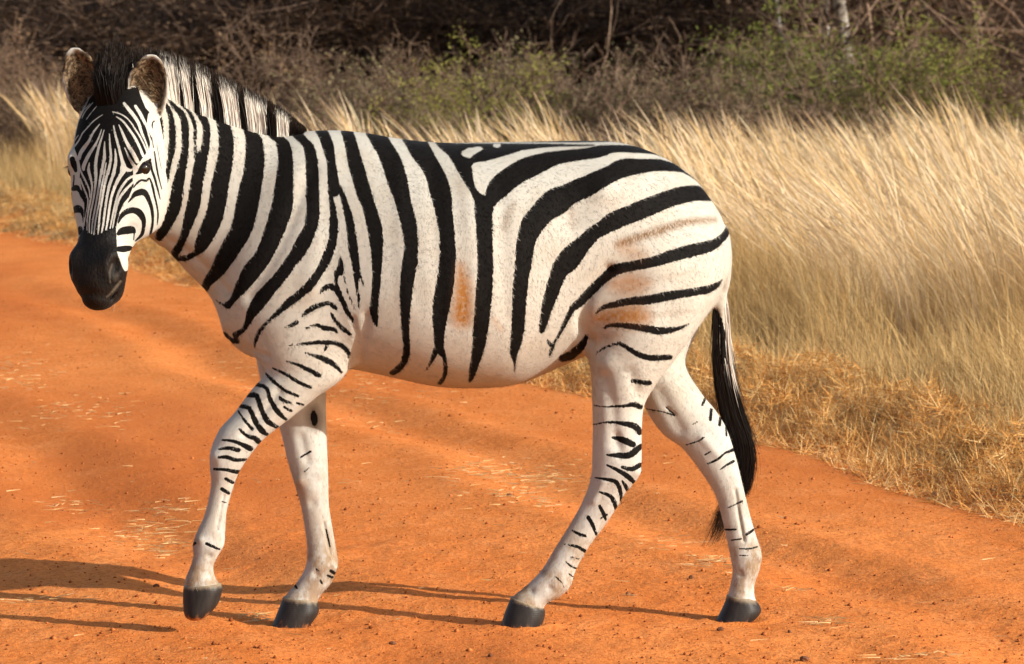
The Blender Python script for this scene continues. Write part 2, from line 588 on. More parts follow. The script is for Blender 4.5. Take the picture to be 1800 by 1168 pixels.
F = smin(sdf('torso'), sdf('neck'), .075)
_nf = sdf('nf')
F = smin(F, _nf, .040)
_ff = sdf('ff')
F = smin(F, _ff, .035)
_nh = sdf('nh')
F = smin(F, _nh, .060)
_fh = sdf('fh')
F = smin(F, _fh, .045)
F = smin(F, sdf('tail'), .030)
F = smin(F, sdf('sheath'), .015)
Hd = smin(sdf('head'), sdf('cheek'), .035)
Hd = smin(Hd, sdf('nose'), .022)
Hd = smin(Hd, sdf('brow'), .018)
Hd = smax(Hd, -sdf('nostril'), .010)
Hd = smax(Hd, -sdf('socket'), .008)
Hd = smax(Hd, -sdf('mouth'), .008)
_ears = sdf('ears')
Hd = smin(Hd, _ears, .010)
_body = F
F = smin(F, Hd, .014)
grid = openvdb.FloatGrid(float(F.max()))
grid.copyFromArray(np.ascontiguousarray(F))
grid.transform = XF
pts, quads = grid.convertToQuads(0.0)
pts = pts + LO
quads = quads.astype(np.int32)
body_me = fast_mesh('zebra_body', pts, quads.ravel(), np.arange(len(quads)) * 4, np.full(len(quads), 4))
co = mesh_co(body_me)
ed = mesh_edges(body_me)
co = taubin(co, ed, 6)
body_me.vertices.foreach_set('co', co.astype(np.float32).ravel())
body_me.update()


def refine(me, mask, cuts):
    """split the faces whose corners are all in mask, for finer detail there"""
    b_ = bmesh.new()
    b_.from_mesh(me)
    b_.verts.ensure_lookup_table()
    eds = [e for e in b_.edges if mask[e.verts[0].index] and mask[e.verts[1].index]]
    bmesh.ops.subdivide_edges(b_, edges=eds, cuts=cuts, use_grid_fill=True, smooth=0.0)
    b_.to_mesh(me)
    b_.free()
    me.update()


def sample(arr, p):
    q = np.clip(((p - LO) / VOX), 0, np.array(arr.shape) - 1.001)
    i = q.astype(int)
    f = q - i
    r = 0
    for a in (0, 1):
        for b_ in (0, 1):
            for c in (0, 1):
                wgt = (f[:, 0] if a else 1 - f[:, 0]) * (f[:, 1] if b_ else 1 - f[:, 1]) * (f[:, 2] if c else 1 - f[:, 2])
                r = r + wgt * arr[i[:, 0] + a, i[:, 1] + b_, i[:, 2] + c]
    return r


v_head = sample(Hd, co) < sample(_body, co)
v_ear = sample(_ears, co) < 0.004
fn = mesh_no(body_me)
face = v_head & ~v_ear & (fn @ HF > -0.15)
shank = ~v_head & (co[:, 2] < 0.70) & (co[:, 2] > 0.06) & ((co[:, 0] < -0.42) | (co[:, 0] > 0.2))
refine(body_me, face | shank, 1)
co = mesh_co(body_me)
ed = mesh_edges(body_me)
co = taubin(co, ed, 2)
body_me.vertices.foreach_set('co', co.astype(np.float32).ravel())
body_me.update()
fn = mesh_no(body_me)
ht = (co - PO) @ HL
face = (sample(Hd, co) < sample(_body, co)) & (sample(_ears, co) > 0.004) & (fn @ HF > -0.10) & (ht > .02) & (ht < .40)
refine(body_me, face, 1)
co = mesh_co(body_me)
ed = mesh_edges(body_me)
co = taubin(co, ed, 3)
body_me.vertices.foreach_set('co', co.astype(np.float32).ravel())
body_me.update()
v_head = sample(Hd, co) < sample(_body, co)
v_ear = sample(_ears, co) < 0.004
dff, dfh, dnf, dnh = (sample(a, co) for a in (_ff, _fh, _nf, _nh))
v_ff = (dff < 0.006) & (dff < dnf) & (co[:, 2] < 0.66) & ~v_head
v_fh = (dfh < 0.008) & (dfh < dnh) & (co[:, 2] < 0.72) & ~v_head & (co[:, 0] > 0.2)
del F, Hd, grid, _ff, _fh, _nf, _nh, _ears, _body
# coat pattern in millimetres on the side elevation (x, z, half width); layer 0 black, 1 white over it, 2 black over that
COAT = [
('body',0,'s',[(-930.7,1370.9,2.2),(-928.9,1363.5,3),(-923.8,1323.2,6.1),(-920.5,1278.6,3.8),(-918.8,1244.4,1.5)]),
('body',0,'s',[(-920.8,1391.9,2.5),(-914,1382.1,3.3),(-901,1354.1,7.1),(-894.9,1323.5,8.2),(-893.6,1293.2,9),(-894.9,1261.9,8.7),(-899.6,1232.1,6.6),(-904.6,1200.8,5.9),(-909.4,1171.1,3.6),(-914.1,1152.1,1.8)]),
('body',0,'s',[(-908.2,1398,3.4),(-896.3,1379.3,5.6),(-871.8,1353.9,8.6),(-861.6,1323.3,9.9),(-860.5,1292.9,9.7),(-860.3,1261.7,10),(-864.8,1231.9,11),(-870.5,1200.6,13.2),(-877.2,1170.8,15.4),(-882,1139.3,16.7),(-887.5,1108.5,16.8),(-901.2,1080.5,16.1),(-916.7,1051.5,14.8),(-931.6,1029,10.7)]),
('body',0,'s',[(-878.5,1384.9,4.6),(-863.8,1368.6,2.8),(-848.7,1353.6,5.2),(-836.4,1323,5.2),(-834.8,1292.8,4.5),(-834.3,1261.5,3.6),(-833,1236.2,3.7)]),
('body',0,'s',[(-843.8,1368.6,4.3),(-823.2,1353.3,9.9),(-807.5,1322.8,9.8),(-805.6,1292.6,10.7),(-808.7,1261.4,11.3),(-817.5,1236.2,15.9),(-824.2,1200.5,16.9),(-829.8,1170.7,16.7),(-833.5,1139.3,17.4),(-839.8,1108.6,17.1),(-849.5,1077.8,15.3),(-859.8,1044.5,11.6),(-876.1,1007.7,10.5),(-889.8,985.5,11.9),(-887.5,972.7,7.3)]),
('body',0,'s',[(-778.8,1353.5,13),(-770.8,1337.9,13.3),(-763.2,1322.4,16.7),(-755.2,1292.2,19.4),(-753.6,1261.1,20.2),(-755.9,1231.4,21.5),(-761.3,1200.3,22.7),(-767.6,1170.6,23.5),(-772,1139.3,23.4),(-777.1,1108.8,23.8),(-785.7,1078.1,23.8),(-800.6,1045.1,23.4),(-818.3,1008.7,17.7),(-830.4,990.3,8.6),(-864.1,970.9,7)]),
('body',0,'s',[(-855.3,974.3,7.5),(-886,971.2,7.5)]),
('body',0,'s',[(-706.2,1326.3,12),(-701.4,1312.2,10.4),(-687,1291.7,18.4),(-681.1,1276.9,22.4),(-679,1260.7,24.4),(-678.1,1231.2,25.8),(-680.3,1200.2,27),(-686,1170.6,28.6),(-691.4,1139.6,30.1),(-696.9,1109.2,30.1),(-702.6,1078.9,29.6),(-713.2,1046.1,28.2),(-734,1010.1,26.4),(-755.9,973.7,24.5),(-780.1,936.7,18.2),(-800.2,914.2,13.1),(-811.9,894.2,11.3)]),
('body',0,'s',[(-638.1,1314.2,12),(-633.8,1296.8,10.2),(-614.6,1285.3,10.9),(-607.8,1275.9,16),(-600.8,1260.7,18.9),(-596,1231.5,20.4),(-596.8,1200.7,22.2),(-598.1,1171.4,24.6),(-599.8,1140.5,26.6),(-603.2,1110.4,28.5),(-612,1080.2,27.6),(-623.3,1047.7,26.1),(-637,1012.2,24.3),(-656.3,976.4,22.4),(-684.4,940.4,23.8),(-708.1,904.1,17.2),(-733.2,867.1,8.7),(-746.5,852.8,10.5)]),
('body',0,'s',[(-747.3,851.2,4.5),(-763.7,854.2,3.3),(-780.6,863,2.3)]),
('body',0,'s',[(-573.9,1305.1,13),(-562.5,1293.5,12.1),(-546.2,1278.5,11.1),(-535.3,1263.9,14.4),(-527.6,1233.8,16.3),(-525.4,1203.9,17.2),(-523.5,1173.1,16.9),(-523.3,1143.8,17.9),(-520.9,1112.9,17.4),(-522,1083.5,18.1),(-529.5,1052.6,18.1),(-544.5,1022.4,20.1),(-561.1,992.1,18.3),(-572.5,977.3,16.6),(-597.4,941.6,16.4),(-628,905.7,17),(-658.3,869.5,19.7),(-682.4,833.1,13.3),(-699.8,796.2,6.3),(-727.9,772.6,9)]),
('body',0,'s',[(-759,771.9,7.1),(-743.6,757.3,8.9),(-725,756.7,8.8)]),
('body',0,'s',[(-510.4,1314.2,14.2),(-504.8,1305.7,14),(-496.3,1293.7,14.6),(-489.3,1278.5,15.1),(-484.1,1263.9,15.5),(-476.4,1233.8,12.1),(-472.3,1203.9,13.4),(-468.6,1173.1,15.6),(-465.4,1155.5,17.7)]),
('body',0,'s',[(-475.9,1155.5,7.5),(-475.7,1143.7,5.9),(-469.7,1112.9,8.4),(-466.9,1083.6,10.8),(-466.6,1052.7,12.3),(-467.8,1030.7,11.3),(-475.5,1000.4,12.7),(-488.3,970.1,12.4),(-506.5,939.6,11.1),(-528.8,909.3,12.5),(-545.3,893.8,11.7),(-563.7,878.1,10.7),(-583.1,863.2,10.9),(-603.3,845.1,7.9),(-635.3,816.3,4.3),(-652.9,797.8,5.5),(-664.7,779.3,5.6),(-672.5,760.5,4.3),(-676.3,741.6,1.5)]),
('body',0,'s',[(-452.8,1162.8,6.2),(-444.6,1143.8,7.3),(-434.3,1113.1,9.5),(-426.1,1083.9,10.9),(-420.6,1053.1,11.8),(-416.6,1023,12.5),(-413.8,1001,12.8),(-408.3,970.8,10.5),(-404.4,940.5,9.8),(-404.9,910.3,4.4),(-400.5,879.1,4.4),(-398.4,849.2,2.2)]),
('body',0,'s',[(-394.5,935.5,3.7),(-387,909,1.5)]),
('body',0,'s',[(-445.3,1317.2,12),(-441.9,1308.2,12.7),(-432.5,1293.5,15.8),(-422.2,1263.7,17.1),(-414.4,1233.7,19.3),(-405.1,1203.9,20.1),(-395.4,1173.3,20),(-385.9,1144.1,19.8),(-373.8,1113.4,17.3),(-365.5,1084.2,19.3),(-357.4,1053.6,19.4),(-353.9,1023.5,18.5),(-352.6,1001.5,15.9),(-351.7,971.4,13.6),(-351.6,941,12.1),(-353.8,910.8,11.4),(-357.5,879.6,10.6),(-359.9,849.7,11.5),(-359.3,833.9,10.7),(-356.4,818.1,7.6),(-353.2,803,2.9)]),
('body',0,'s',[(-373.5,1308.2,17.2),(-359.4,1292.7,20.4),(-347.8,1277.8,22.6),(-337.4,1263.4,22.8),(-319.9,1233.5,26),(-308.4,1203.9,27.1),(-298.3,1173.4,25.8),(-289.6,1144.3,22.4),(-281.8,1113.8,20.8),(-272.5,1084.7,21),(-266.7,1054,20.2),(-263.7,1024.1,18.5),(-263.2,998.4,18.7),(-267,964.6,20.2),(-272.2,930.7,18.8),(-275.9,896.6,17.3),(-277.5,861.7,14.5),(-277.9,826.9,11.9),(-277.8,791.7,10.2),(-275.5,756.3,9.6),(-275.8,739.1,9.6),(-278.7,720.1,9.8),(-285.6,701.3,8.6),(-303,681.4,9.4),(-314.9,671.9,8.3)]),
('body',0,'s',[(-276,1293,18.7),(-260.7,1278.1,22.1),(-246.9,1262.8,26.6),(-235.8,1248.6,26.4),(-215.5,1218.9,24),(-199.3,1189.4,25.6),(-190,1159.5,28.1),(-182.2,1130,25.6),(-177.9,1099.5,22.4),(-172.9,1070.3,21.3),(-168.9,1039.7,20),(-167.8,1009.6,21.1),(-166.6,998.6,20.5),(-168.8,964.8,22.1),(-171.4,930.9,22.9),(-177.6,896.9,23.3),(-183.4,862,22.9),(-187.4,827.3,19.9),(-189.6,792,15.4),(-190,756.8,13.3),(-185,735,10.4),(-177.2,720.8,6),(-174.6,683.7,6),(-180.3,660,5.5),(-191.1,643.3,6.3)]),
('body',0,'s',[(-197.6,739.7,8.8),(-213,704.8,4.4),(-227,681.7,1.8)]),
('body',0,'s',[(-185.5,1274.4,12.5),(-172.7,1265.2,13.9),(-149.5,1248.4,16.4),(-128.7,1218.9,19.9),(-116.8,1189.4,14.2),(-103.5,1159.5,8.7),(-93.8,1144.5,11),(-82.6,1129.9,16.6),(-73.6,1115.4,25.2),(-74.3,1099.3,23.8),(-72.3,1070.1,21.8),(-71.9,1039.4,21.5),(-71.1,1009.4,20.7),(-69.6,964.5,20.7),(-70.8,930.5,21),(-72.2,896.4,21.4),(-75.6,861.4,21.3),(-78.6,826.6,20.7),(-82.3,791.4,19.9),(-86.4,756.1,17.4),(-93.4,720.2,14.2),(-102.3,683.2,10.8),(-109.4,654.4,5.6),(-116.4,643.6,0.6)]),
('body',0,'p',[(-208.7,1279.4),(-151.5,1274.2),(0,1273.8),(121.1,1273.2),(219.4,1270.9),(219.1,1267.5),(120.8,1265.6),(70.9,1262.2),(24.1,1256.7),(-6,1246.8),(-37.5,1238.3),(-67.5,1229.7),(-95.9,1226.9),(-106.3,1218.3),(-99.9,1177.9),(-92.3,1154.6),(-110.2,1154.7),(-131.4,1189.5),(-151.2,1219.8),(-171.3,1248.4),(-194.5,1265.3)]),
('body',1,'p',[(-133.1,1254),(-117.5,1262.4),(-87.5,1266.5),(-74.6,1261),(-96.2,1249.8),(-111,1238.4),(-126.7,1241.3),(-134.5,1248.4)]),
('body',1,'p',[(-51.5,1273.8),(-28.8,1273.8),(-30.2,1265.8),(-40.7,1263.7),(-49.8,1266.5)]),
('body',0,'s',[(-15.1,1277.9,1.1),(91.1,1277.6,1.5),(212.8,1278.6,2.3),(302.4,1279.4,2.6),(347.8,1274.9,2.3),(393.2,1256.7,1.8)]),
('body',0,'s',[(-64.7,1122.6,19.3),(-55.1,1132,17.4),(-49.1,1142.9,21.2),(-35.4,1161,28.5),(-15.7,1179.8,28.6),(15,1200,28.1),(43.4,1213.6,27.5),(84.8,1228.7,22.4),(113.4,1237.2,17.8),(141.8,1241.9,16.2),(188.1,1247.1,14.4),(219.9,1252,15.1),(244.3,1256.2,13.7),(266.5,1260.1,9.7),(303.3,1259.6,9.1),(335.8,1256,7.8),(366.6,1250.2,4.8),(391.6,1242.4,2.7),(409,1233.3,1.1)]),
('body',0,'s',[(28.9,958.9,21.6),(34.1,1007.3,23.8),(40.1,1034.1,25.6),(52,1064.1,30.1),(69.9,1087.4,30.4),(93.1,1109.9,33.3),(116.7,1125.9,36.3),(144.8,1141.8,28.7),(168.8,1154.2,28.2),(198.1,1165.8,26.8),(226,1181,24.9),(258.1,1196.2,22.4),(281.3,1206.9,24),(304.2,1213.5,23),(333.7,1214.8,19.6),(364.9,1217,16.6),(391.3,1216.3,15.2),(419.5,1211.6,11.5),(440.1,1205.7,7.9),(460,1196.3,2.4)]),
('body',0,'s',[(455.8,1197.4,2.4),(477,1185.5,2.4),(493,1173.6,2.1)]),
('body',0,'s',[(38.4,1031.1,24.8),(29.7,970.7,20.6),(22.3,910,19.9),(17.8,848.7,17.8),(15.7,801.7,17.8),(9.7,754.1,14.7),(4,729.2,10.8),(6.3,711.6,5.6),(7.2,696.9,3.3),(6,673.7,1.5)]),
('body',0,'s',[(77.9,787.2,7.2),(82.7,808.6,11.2),(90.4,845,14.5),(101.7,878.8,18.5),(114.6,919.9,19.6),(128.3,951.8,24.1),(147.4,973.1,29.3),(167.6,996.3,26.7),(188.5,1017.3,21.5),(213.6,1042,19.4),(240.1,1058.6,20),(261.1,1071.8,23.6),(285.9,1083.6,23.6),(316,1093.8,23.8),(360.7,1111.3,24.4),(384.8,1120.4,23.4),(416.7,1130.7,22.8),(448.6,1138.6,22.3),(484.4,1142.4,20),(499.6,1138.3,16.7),(518.5,1129.3,9.4),(535.3,1118.8,1.9)]),
('body',0,'s',[(160.5,846.6,9.5),(176.2,858.5,12.2),(200.1,883.2,12.7),(221,904.3,12.7),(243.3,925.3,12.8),(268.7,945.5,15.4),(283.6,950.7,13.8),(330.7,959.6,13.6),(377.9,969.6,14.5),(430.8,985.2,16.7),(475.1,995.3,16.8),(524.2,1005.2,14.8),(551.1,1017.2,11.5),(577.6,1036.9,10.4),(587.5,1044.3,10.1)]),
('body',0,'s',[(161.3,847.3,8.2),(144.9,818.6,7.5),(134.6,795.6,6),(124.2,775.7,4.5),(113.8,757.3,3.9),(104.9,736.9,5.4),(100.5,722.6,3.9),(97.6,709.5,1.5)]),
('body',0,'s',[(94.2,758.3,4.4),(101.8,746.7,5.3)]),
('body',0,'s',[(218.4,825.8,1.6),(236.2,845.1,5.3),(268.9,854.5,8.7),(311.6,864.3,10.6),(358.2,867.8,12.6),(412.3,878.1,12.2),(466.9,885.4,11.1),(515,890.5,10.9),(542.3,900.3,8.1),(559.1,913.2,1.6)]),
('body',0,'s',[(237.9,790.8,2),(258.6,799.6,5.2),(286.8,800.4,7.6),(322.5,796.4,8.2),(358.3,790.9,10.5),(392.9,785.4,10),(430.8,789.2,6.2),(466.2,800.7,1.6)]),
('body',0,'s',[(221.3,722.8,1.6),(243.9,741,2.8),(276.5,752,4.2),(289.8,749.1,5.6),(322.6,729.2,7.4),(351.2,716.8,7.8),(379.9,713.7,8.5),(416.9,713.8,7.4)]),
('body',0,'s',[(556.4,800.6,7.6),(562.6,739.2,15.3),(567.5,677.6,15.3),(561,657.9,15.1)]),
('body',0,'s',[(135.6,706.3,12.4),(158.3,714.8,14.2),(186.3,744.9,10.6),(196.5,767.4,5.3)]),
('body',0,'s',[(-449.2,986.7,1.5),(-447.4,970.4,5.9),(-448.3,949,10.4),(-457.3,939.3,7.4),(-458.7,915.6,4.5),(-455.8,897.8,8.9),(-443.9,872.6,7.4),(-431.3,842.8,6.8),(-419.4,823.3,5.3),(-414.5,811.2,2.2)]),
('body',0,'s',[(-455.8,897.8,7.4),(-477.3,908,7.4),(-493.1,899,5.9),(-505,884.7,2.2)]),
('body',0,'s',[(-440.8,939.5,3.6),(-434.8,915.9,1.9),(-428.1,888.5,1.8),(-415.5,861,2.4),(-412.6,849,1.2)]),
('body',0,'s',[(-548.1,829.7,3.7),(-522.8,848.5,6.7),(-502,857.4,6.7),(-480.3,863.3,5.9),(-464.9,854.4,6.7),(-460.4,848.5,3)]),
('body',0,'s',[(-470.9,835.7,3.7),(-463.6,819.9,4.5),(-453.3,807.8,5.2),(-438.6,792.6,6.7),(-423,779.7,4.5)]),
('body',0,'s',[(-593.7,799,1.8),(-575,805.2,5.3),(-560,814.2,5.3)]),
('body',0,'s',[(-541.5,796.3,1.8),(-511.1,805.1,4.4),(-490.5,797.4,7),(-465.3,794.2,6.1),(-458,783.5,2.6)]),
('body',0,'s',[(-584.2,752.6,2.1),(-560.3,754.3,2.8),(-544.7,755.8,4.4),(-517.3,758.6,5.3),(-490,759.7,5.3),(-459.9,756.2,6.3),(-439.4,745,7),(-428.7,728.5,5.3),(-429,715.9,1.8)]),
('body',0,'s',[(-484.9,755.1,3.5),(-487.9,743.1,4.2),(-492.4,734.2,1.8)]),
('body',0,'s',[(-544.8,733.4,1.8),(-517.5,724.9,4.4),(-490.3,715.3,7.9),(-466.3,700.3,7),(-446.3,677.4,2.6)]),
('body',0,'s',[(-591.1,710.9,1.8),(-563.6,701.8,4.4),(-536,689.8,6.1),(-506,672.9,6.1)]),
('body',0,'s',[(-625.9,689.4,2.6),(-596.1,677.8,4.4),(-559.3,655.4,5.3),(-527,641.4,4.4)]),
('body',0,'s',[(-645.1,673.4,3.5),(-625.6,657.1,4.4),(-595.8,634.6,4.4),(-559.6,618.3,3.5)]),
('body',0,'s',[(-675.9,645.8,4.5),(-643.4,639.4,5.3),(-632.2,607.8,6.1),(-610.1,574.8,7),(-591.3,554.6,3.5)]),
('body',0,'s',[(-695.6,617.1,5.4),(-668.8,617.5,7),(-655.2,582.6,7),(-639.6,553.6,7.9),(-615.8,535.4,5.3)]),
('body',0,'s',[(-716.8,589.9,4.5),(-687,585.5,6.1),(-672.1,553.9,7),(-653.9,528,7.9),(-642.3,516.6,5.3)]),
('body',0,'s',[(-606.9,613.1,5.3),(-592.1,604.7,4.4),(-577.5,599.8,2.6)]),
('body',0,'s',[(-595.9,589.7,3.5),(-578,578.1,3.5)]),
('body',0,'s',[(-562.9,599.3,3.5),(-547.3,593.3,3.5)]),
('body',0,'s',[(-717.2,577.1,2.6),(-697.6,553.6,3.5),(-679.4,532.5,4.4)]),
('body',0,'s',[(-711.4,532.5,3.5),(-697.2,517.8,4.4),(-672.5,508,7),(-663.6,497.5,7)]),
('body',0,'s',[(-757.1,504.3,2.6),(-729.8,502.2,4.4),(-704.7,492.5,6.1),(-684.8,480.5,7.9)]),
('body',0,'s',[(-765.9,480.1,2.6),(-740.2,483.8,5.3),(-715,478.1,6.1)]),
('body',0,'s',[(-765.7,459.6,3.5),(-743.9,460.1,5.3),(-722.6,452.1,5.3),(-698.7,451.4,4.4)]),
('body',0,'s',[(-778.6,427.7,3.5),(-747.8,427.1,4.4),(-716.8,418.2,6.2)]),
('body',0,'s',[(-748.1,402.7,4.4),(-731.3,390.6,4.4)]),
('body',0,'s',[(-758.7,375.6,5.3),(-741.5,364.1,4.4)]),
('body',0,'s',[(-758.8,342.8,1.6),(-747.4,338.9,1.6)]),
('body',0,'s',[(-797.6,235.1,3.9),(-781.3,227.5,3.9),(-764.4,218.4,2.6)]),
('body',0,'s',[(-846.8,219.4,3.6),(-828.3,234.8,3.5)]),
('body',0,'s',[(317,653.3,5.3),(339.7,649.7,7.1),(362.7,645.2,6.2)]),
('body',0,'s',[(217.1,584.9,1.8),(250.1,583.6,1.8),(292.7,586.4,4.4),(322.2,589.1,7.1),(339.2,580.8,7.1)]),
('body',0,'s',[(213.2,533.2,1.8),(250.2,543,2.7),(292.9,539.4,6.2),(325.5,529.6,8.9),(338,512.3,7.1)]),
('body',0,'s',[(265.2,501.8,3.5),(293,495.6,8.8),(319.5,483.1,8)]),
('body',0,'s',[(250.3,456.2,2.7),(278.7,455.1,7.1),(307.4,454.5,8.8),(331.8,470.1,8.9),(339.6,475.9,7.1)]),
('body',0,'s',[(290.8,423.9,4.4),(315,418,6.2),(336.5,426.6,7.1)]),
('body',0,'s',[(250.4,429.1,2.7),(278.8,415.9,5.3),(307.5,397,7.1),(329.7,372.9,4.5)]),
('body',0,'s',[(219.2,394.3,1.8),(250.4,391.5,4.4),(275.9,383.2,6.2),(286.8,353.7,5.3),(288.8,323.7,3.6)]),
('body',0,'s',[(290.9,386.7,2.7),(300.2,371.2,5.3),(310,349.4,3.6)]),
('body',0,'s',[(231,357.7,2.7),(258.1,347.2,5.3),(270.3,328.1,6.2),(276.7,301.7,3.6)]),
('body',0,'s',[(231.1,320,4.4),(242.6,296.8,5.3),(247.9,282.4,2.7)]),
('body',0,'s',[(233.5,286.4,2.1),(250.8,296.4,2.7)]),
('body',0,'s',[(201.1,289.7,5.3),(211.6,272.4,5.3),(223,242.8,3.5)]),
('body',0,'s',[(159.2,254.4,2.7),(180.1,244.6,4.4),(195.9,240.4,3.5)]),
('body',0,'s',[(138.2,218.5,1.8),(173.2,212.2,4.4),(202.6,191.3,4.5)]),
('body',0,'s',[(155.6,185.6,2.1),(177.3,178.7,2.1)]),
('body',0,'s',[(141.1,173.6,1.7),(155.7,161,2.8),(178.4,148.3,2.3)]),
('body',0,'s',[(148.6,141.3,1.9),(166.3,127.2,2)]),
('body',0,'s',[(113.1,135.7,1.7),(124.5,125.2,2.1),(136.6,109.3,1.7)]),
('fh',0,'s',[(355.6,556.2,1.7),(399.2,551.6,1.7),(434.8,541.8,2.7)]),
('fh',0,'s',[(434.8,542.9,2.2),(413.5,563.1,1.7)]),
('fh',0,'s',[(467.2,461.8,1.7),(499.2,473.9,2.3),(513.8,483.9,2.7)]),
('fh',0,'s',[(516.9,436.7,2.3),(531.4,446.1,2.3)]),
('fh',0,'s',[(524.5,413,1.8),(548.7,424.1,3.6),(571.2,441.2,2.9),(594.2,447.2,4.7)]),
('fh',0,'s',[(557.8,397.5,1.8),(574.8,409.3,2.9),(594.8,418.3,4.1)]),
('fh',0,'s',[(511.2,568.4,3.6),(521.2,584.4,3.6)]),
('fh',0,'s',[(535.3,553.9,4.5),(532.3,529.6,4.5)]),
('fh',0,'s',[(560.3,530.8,4.5),(557.7,515.1,4.5)]),
('fh',0,'s',[(575.3,505.8,2.7),(576.1,486,2.7)]),
('fh',0,'s',[(577.7,295.3,1.7),(603.1,306,2.2),(616.1,312.1,3.2)]),
('fh',0,'s',[(571.5,235.6,2.7),(599.1,238.1,2.7)]),
('fh',0,'s',[(588.2,209,2.3),(613.7,213.5,2.3)]),
('fh',0,'s',[(627.6,224.4,3.6),(646.8,234.6,3.6)]),
('fh',0,'s',[(609.1,187,1.8),(634.9,187,2.2),(657,190.8,2.3)]),
('fh',0,'s',[(609,169.5,1.7),(630.9,169.2,1.7)]),
('fh',0,'s',[(485,518.7,1.7),(497.3,524.6,1.7)]),
('ff',0,'s',[(-529.6,554.4,6.3),(-528.1,539.3,9.8),(-526.5,527.2,7.2)]),
('ff',0,'s',[(-562.4,437.3,2.5),(-536.7,452.4,2.9)]),
('ff',0,'s',[(-554.7,398.2,1.7),(-541,408.9,1.7)]),
('ff',0,'s',[(-495.6,245,2.1),(-489.5,219.4,2.7),(-484.9,198.5,2.1)]),
('ff',0,'s',[(-481.6,135.5,4.5),(-473,127.9,4.5)]),
('ff',0,'s',[(-490.6,123.8,2.9),(-478.9,117.7,3.6)]),
('ff',0,'s',[(-510.1,110.7,3.2),(-505.6,102.8,2.7)]),
('ff',0,'s',[(-577.5,94.8,3.6),(-572.5,90,2.9)]),
('ff',0,'s',[(-520.6,141.2,2.7),(-514.5,136.7,2.1)]),
('head',0,'p',[(-1147,1264.4),(-1148.8,1283),(-1145.8,1303.9),(-1140.1,1333.7),(-1122,1371.1),(-1101.9,1430.6),(-995,1445.9),(-960.7,1371.7),(-941.1,1349),(-941.5,1297.6),(-948.8,1265.4),(-961.4,1243.9),(-969.5,1232.4),(-978.2,1222.1),(-984.3,1210.1),(-988.6,1192.4),(-985.6,1170.8),(-996.8,1142.3),(-1010.5,1124.8),(-1020.3,1102.8),(-1025.9,1078.5),(-1029.6,1058.8),(-1027.5,1038.2),(-1048.8,1037.2),(-1109.4,1036.4),(-1115.4,1062.3),(-1112.9,1084.3),(-1110.5,1113.7),(-1112.6,1135.7),(-1122.7,1157.4),(-1130,1191.1),(-1128.8,1208.9),(-1132.8,1235.3)]),
('head',1,'s',[(-1153.2,1276.9,1.2),(-1145.6,1289.9,1.2),(-1137,1300.1,0.9)]),
('head',1,'s',[(-1146.6,1271.7,2.2),(-1133.9,1288.8,1.9),(-1125.4,1305.5,1.7),(-1113,1318.9,1.5),(-1097.8,1335.6,1.4),(-1082.6,1347.3,1.2),(-1071,1354.3,0.6)]),
('head',1,'s',[(-1133,1241.2,5.1),(-1128.9,1254.6,5.1),(-1118.5,1269.6,5.1),(-1106.8,1284.6,3.8),(-1099.9,1299.5,2.9),(-1092.1,1312.9,2.6),(-1078.7,1329.2,1.2)]),
('head',1,'s',[(-1119.1,1212.1,3.8),(-1119.8,1218.6,5.1),(-1113.9,1233.5,4.9),(-1104.3,1252.2,4.6),(-1093.7,1268.6,3.6),(-1083.8,1285,2.6),(-1077.6,1299.8,2),(-1072.8,1316,1)]),
('head',1,'s',[(-1085,1195.1,4.2),(-1085.8,1230.4,4),(-1081.4,1258.5,3.6),(-1075.9,1280.6,2.8),(-1070.4,1298.4,1.9),(-1065.8,1314.6,1)]),
('head',1,'s',[(-1068.9,1201.2,2.9),(-1066.8,1223.3,3.4),(-1062.9,1242.5,4.1),(-1063.5,1266,2.8),(-1063.3,1285.2,0.8)]),
('head',1,'s',[(-1052.8,1201.4,3.6),(-1048.1,1223.5,3.6),(-1045.5,1245.6,3.2),(-1048.5,1275,2.6),(-1051,1304.4,1.1)]),
('head',1,'s',[(-1038.6,1198.5,4.6),(-1033.1,1226.5,3.8),(-1032.8,1247.1,3.1),(-1034.9,1266.2,0.8)]),
('head',1,'s',[(-1016.3,1201.5,5.4),(-1012.1,1214.7,8.3),(-1013.9,1229.4,5.1),(-1017.8,1242.7,3.8),(-1025.9,1272.1,3.2),(-1034.9,1301.6,2.8),(-1040.8,1326.6,1.3)]),
('head',1,'s',[(-1009.2,1214.7,6.4),(-994.5,1210.2,3.2),(-990.1,1213.1,1.9)]),
('head',1,'s',[(-975.1,1233.1,4.5),(-986.1,1253.3,4.8),(-999,1272.1,4.3),(-1007.7,1288.3,3.6),(-1017.9,1310.4,2.8),(-1026.7,1328.1,1.2)]),
('head',1,'s',[(-978.3,1217.6,3.8),(-986.2,1225.1,4.1),(-998,1244.3,2.8),(-1010.2,1269.2,0.9)]),
('head',1,'s',[(-961.5,1247.5,3.2),(-972.7,1272,3.1),(-984.9,1295.6,3.1),(-1000.2,1317.8,2.6),(-1017.2,1338.4,2.3),(-1034.3,1349.3,1.2)]),
('head',1,'s',[(-1044.8,1361.9,1.5),(-1026.4,1357.5,1.5),(-1008.1,1347.2,1.5),(-994.4,1332.5,1.4),(-983.7,1316.2,1.8),(-972.3,1298.4,1.9),(-960.6,1275,1.8),(-952.4,1255.3,2)]),
('head',1,'s',[(-1015.8,1384,3.3),(-1002.1,1367.8,4.4),(-988.2,1350.8,4.3),(-976.4,1332.7,4),(-967.8,1307.9,3.2),(-957.9,1284.8,2),(-950,1261.6,1.9)]),
('head',1,'s',[(-986.2,1377,3.3),(-974.3,1358.8,4),(-964.7,1341,3.6),(-955.8,1322.5,2.6),(-951.1,1304.2,2),(-945.7,1284.5,1.5),(-943.7,1261.4,1.5)]),
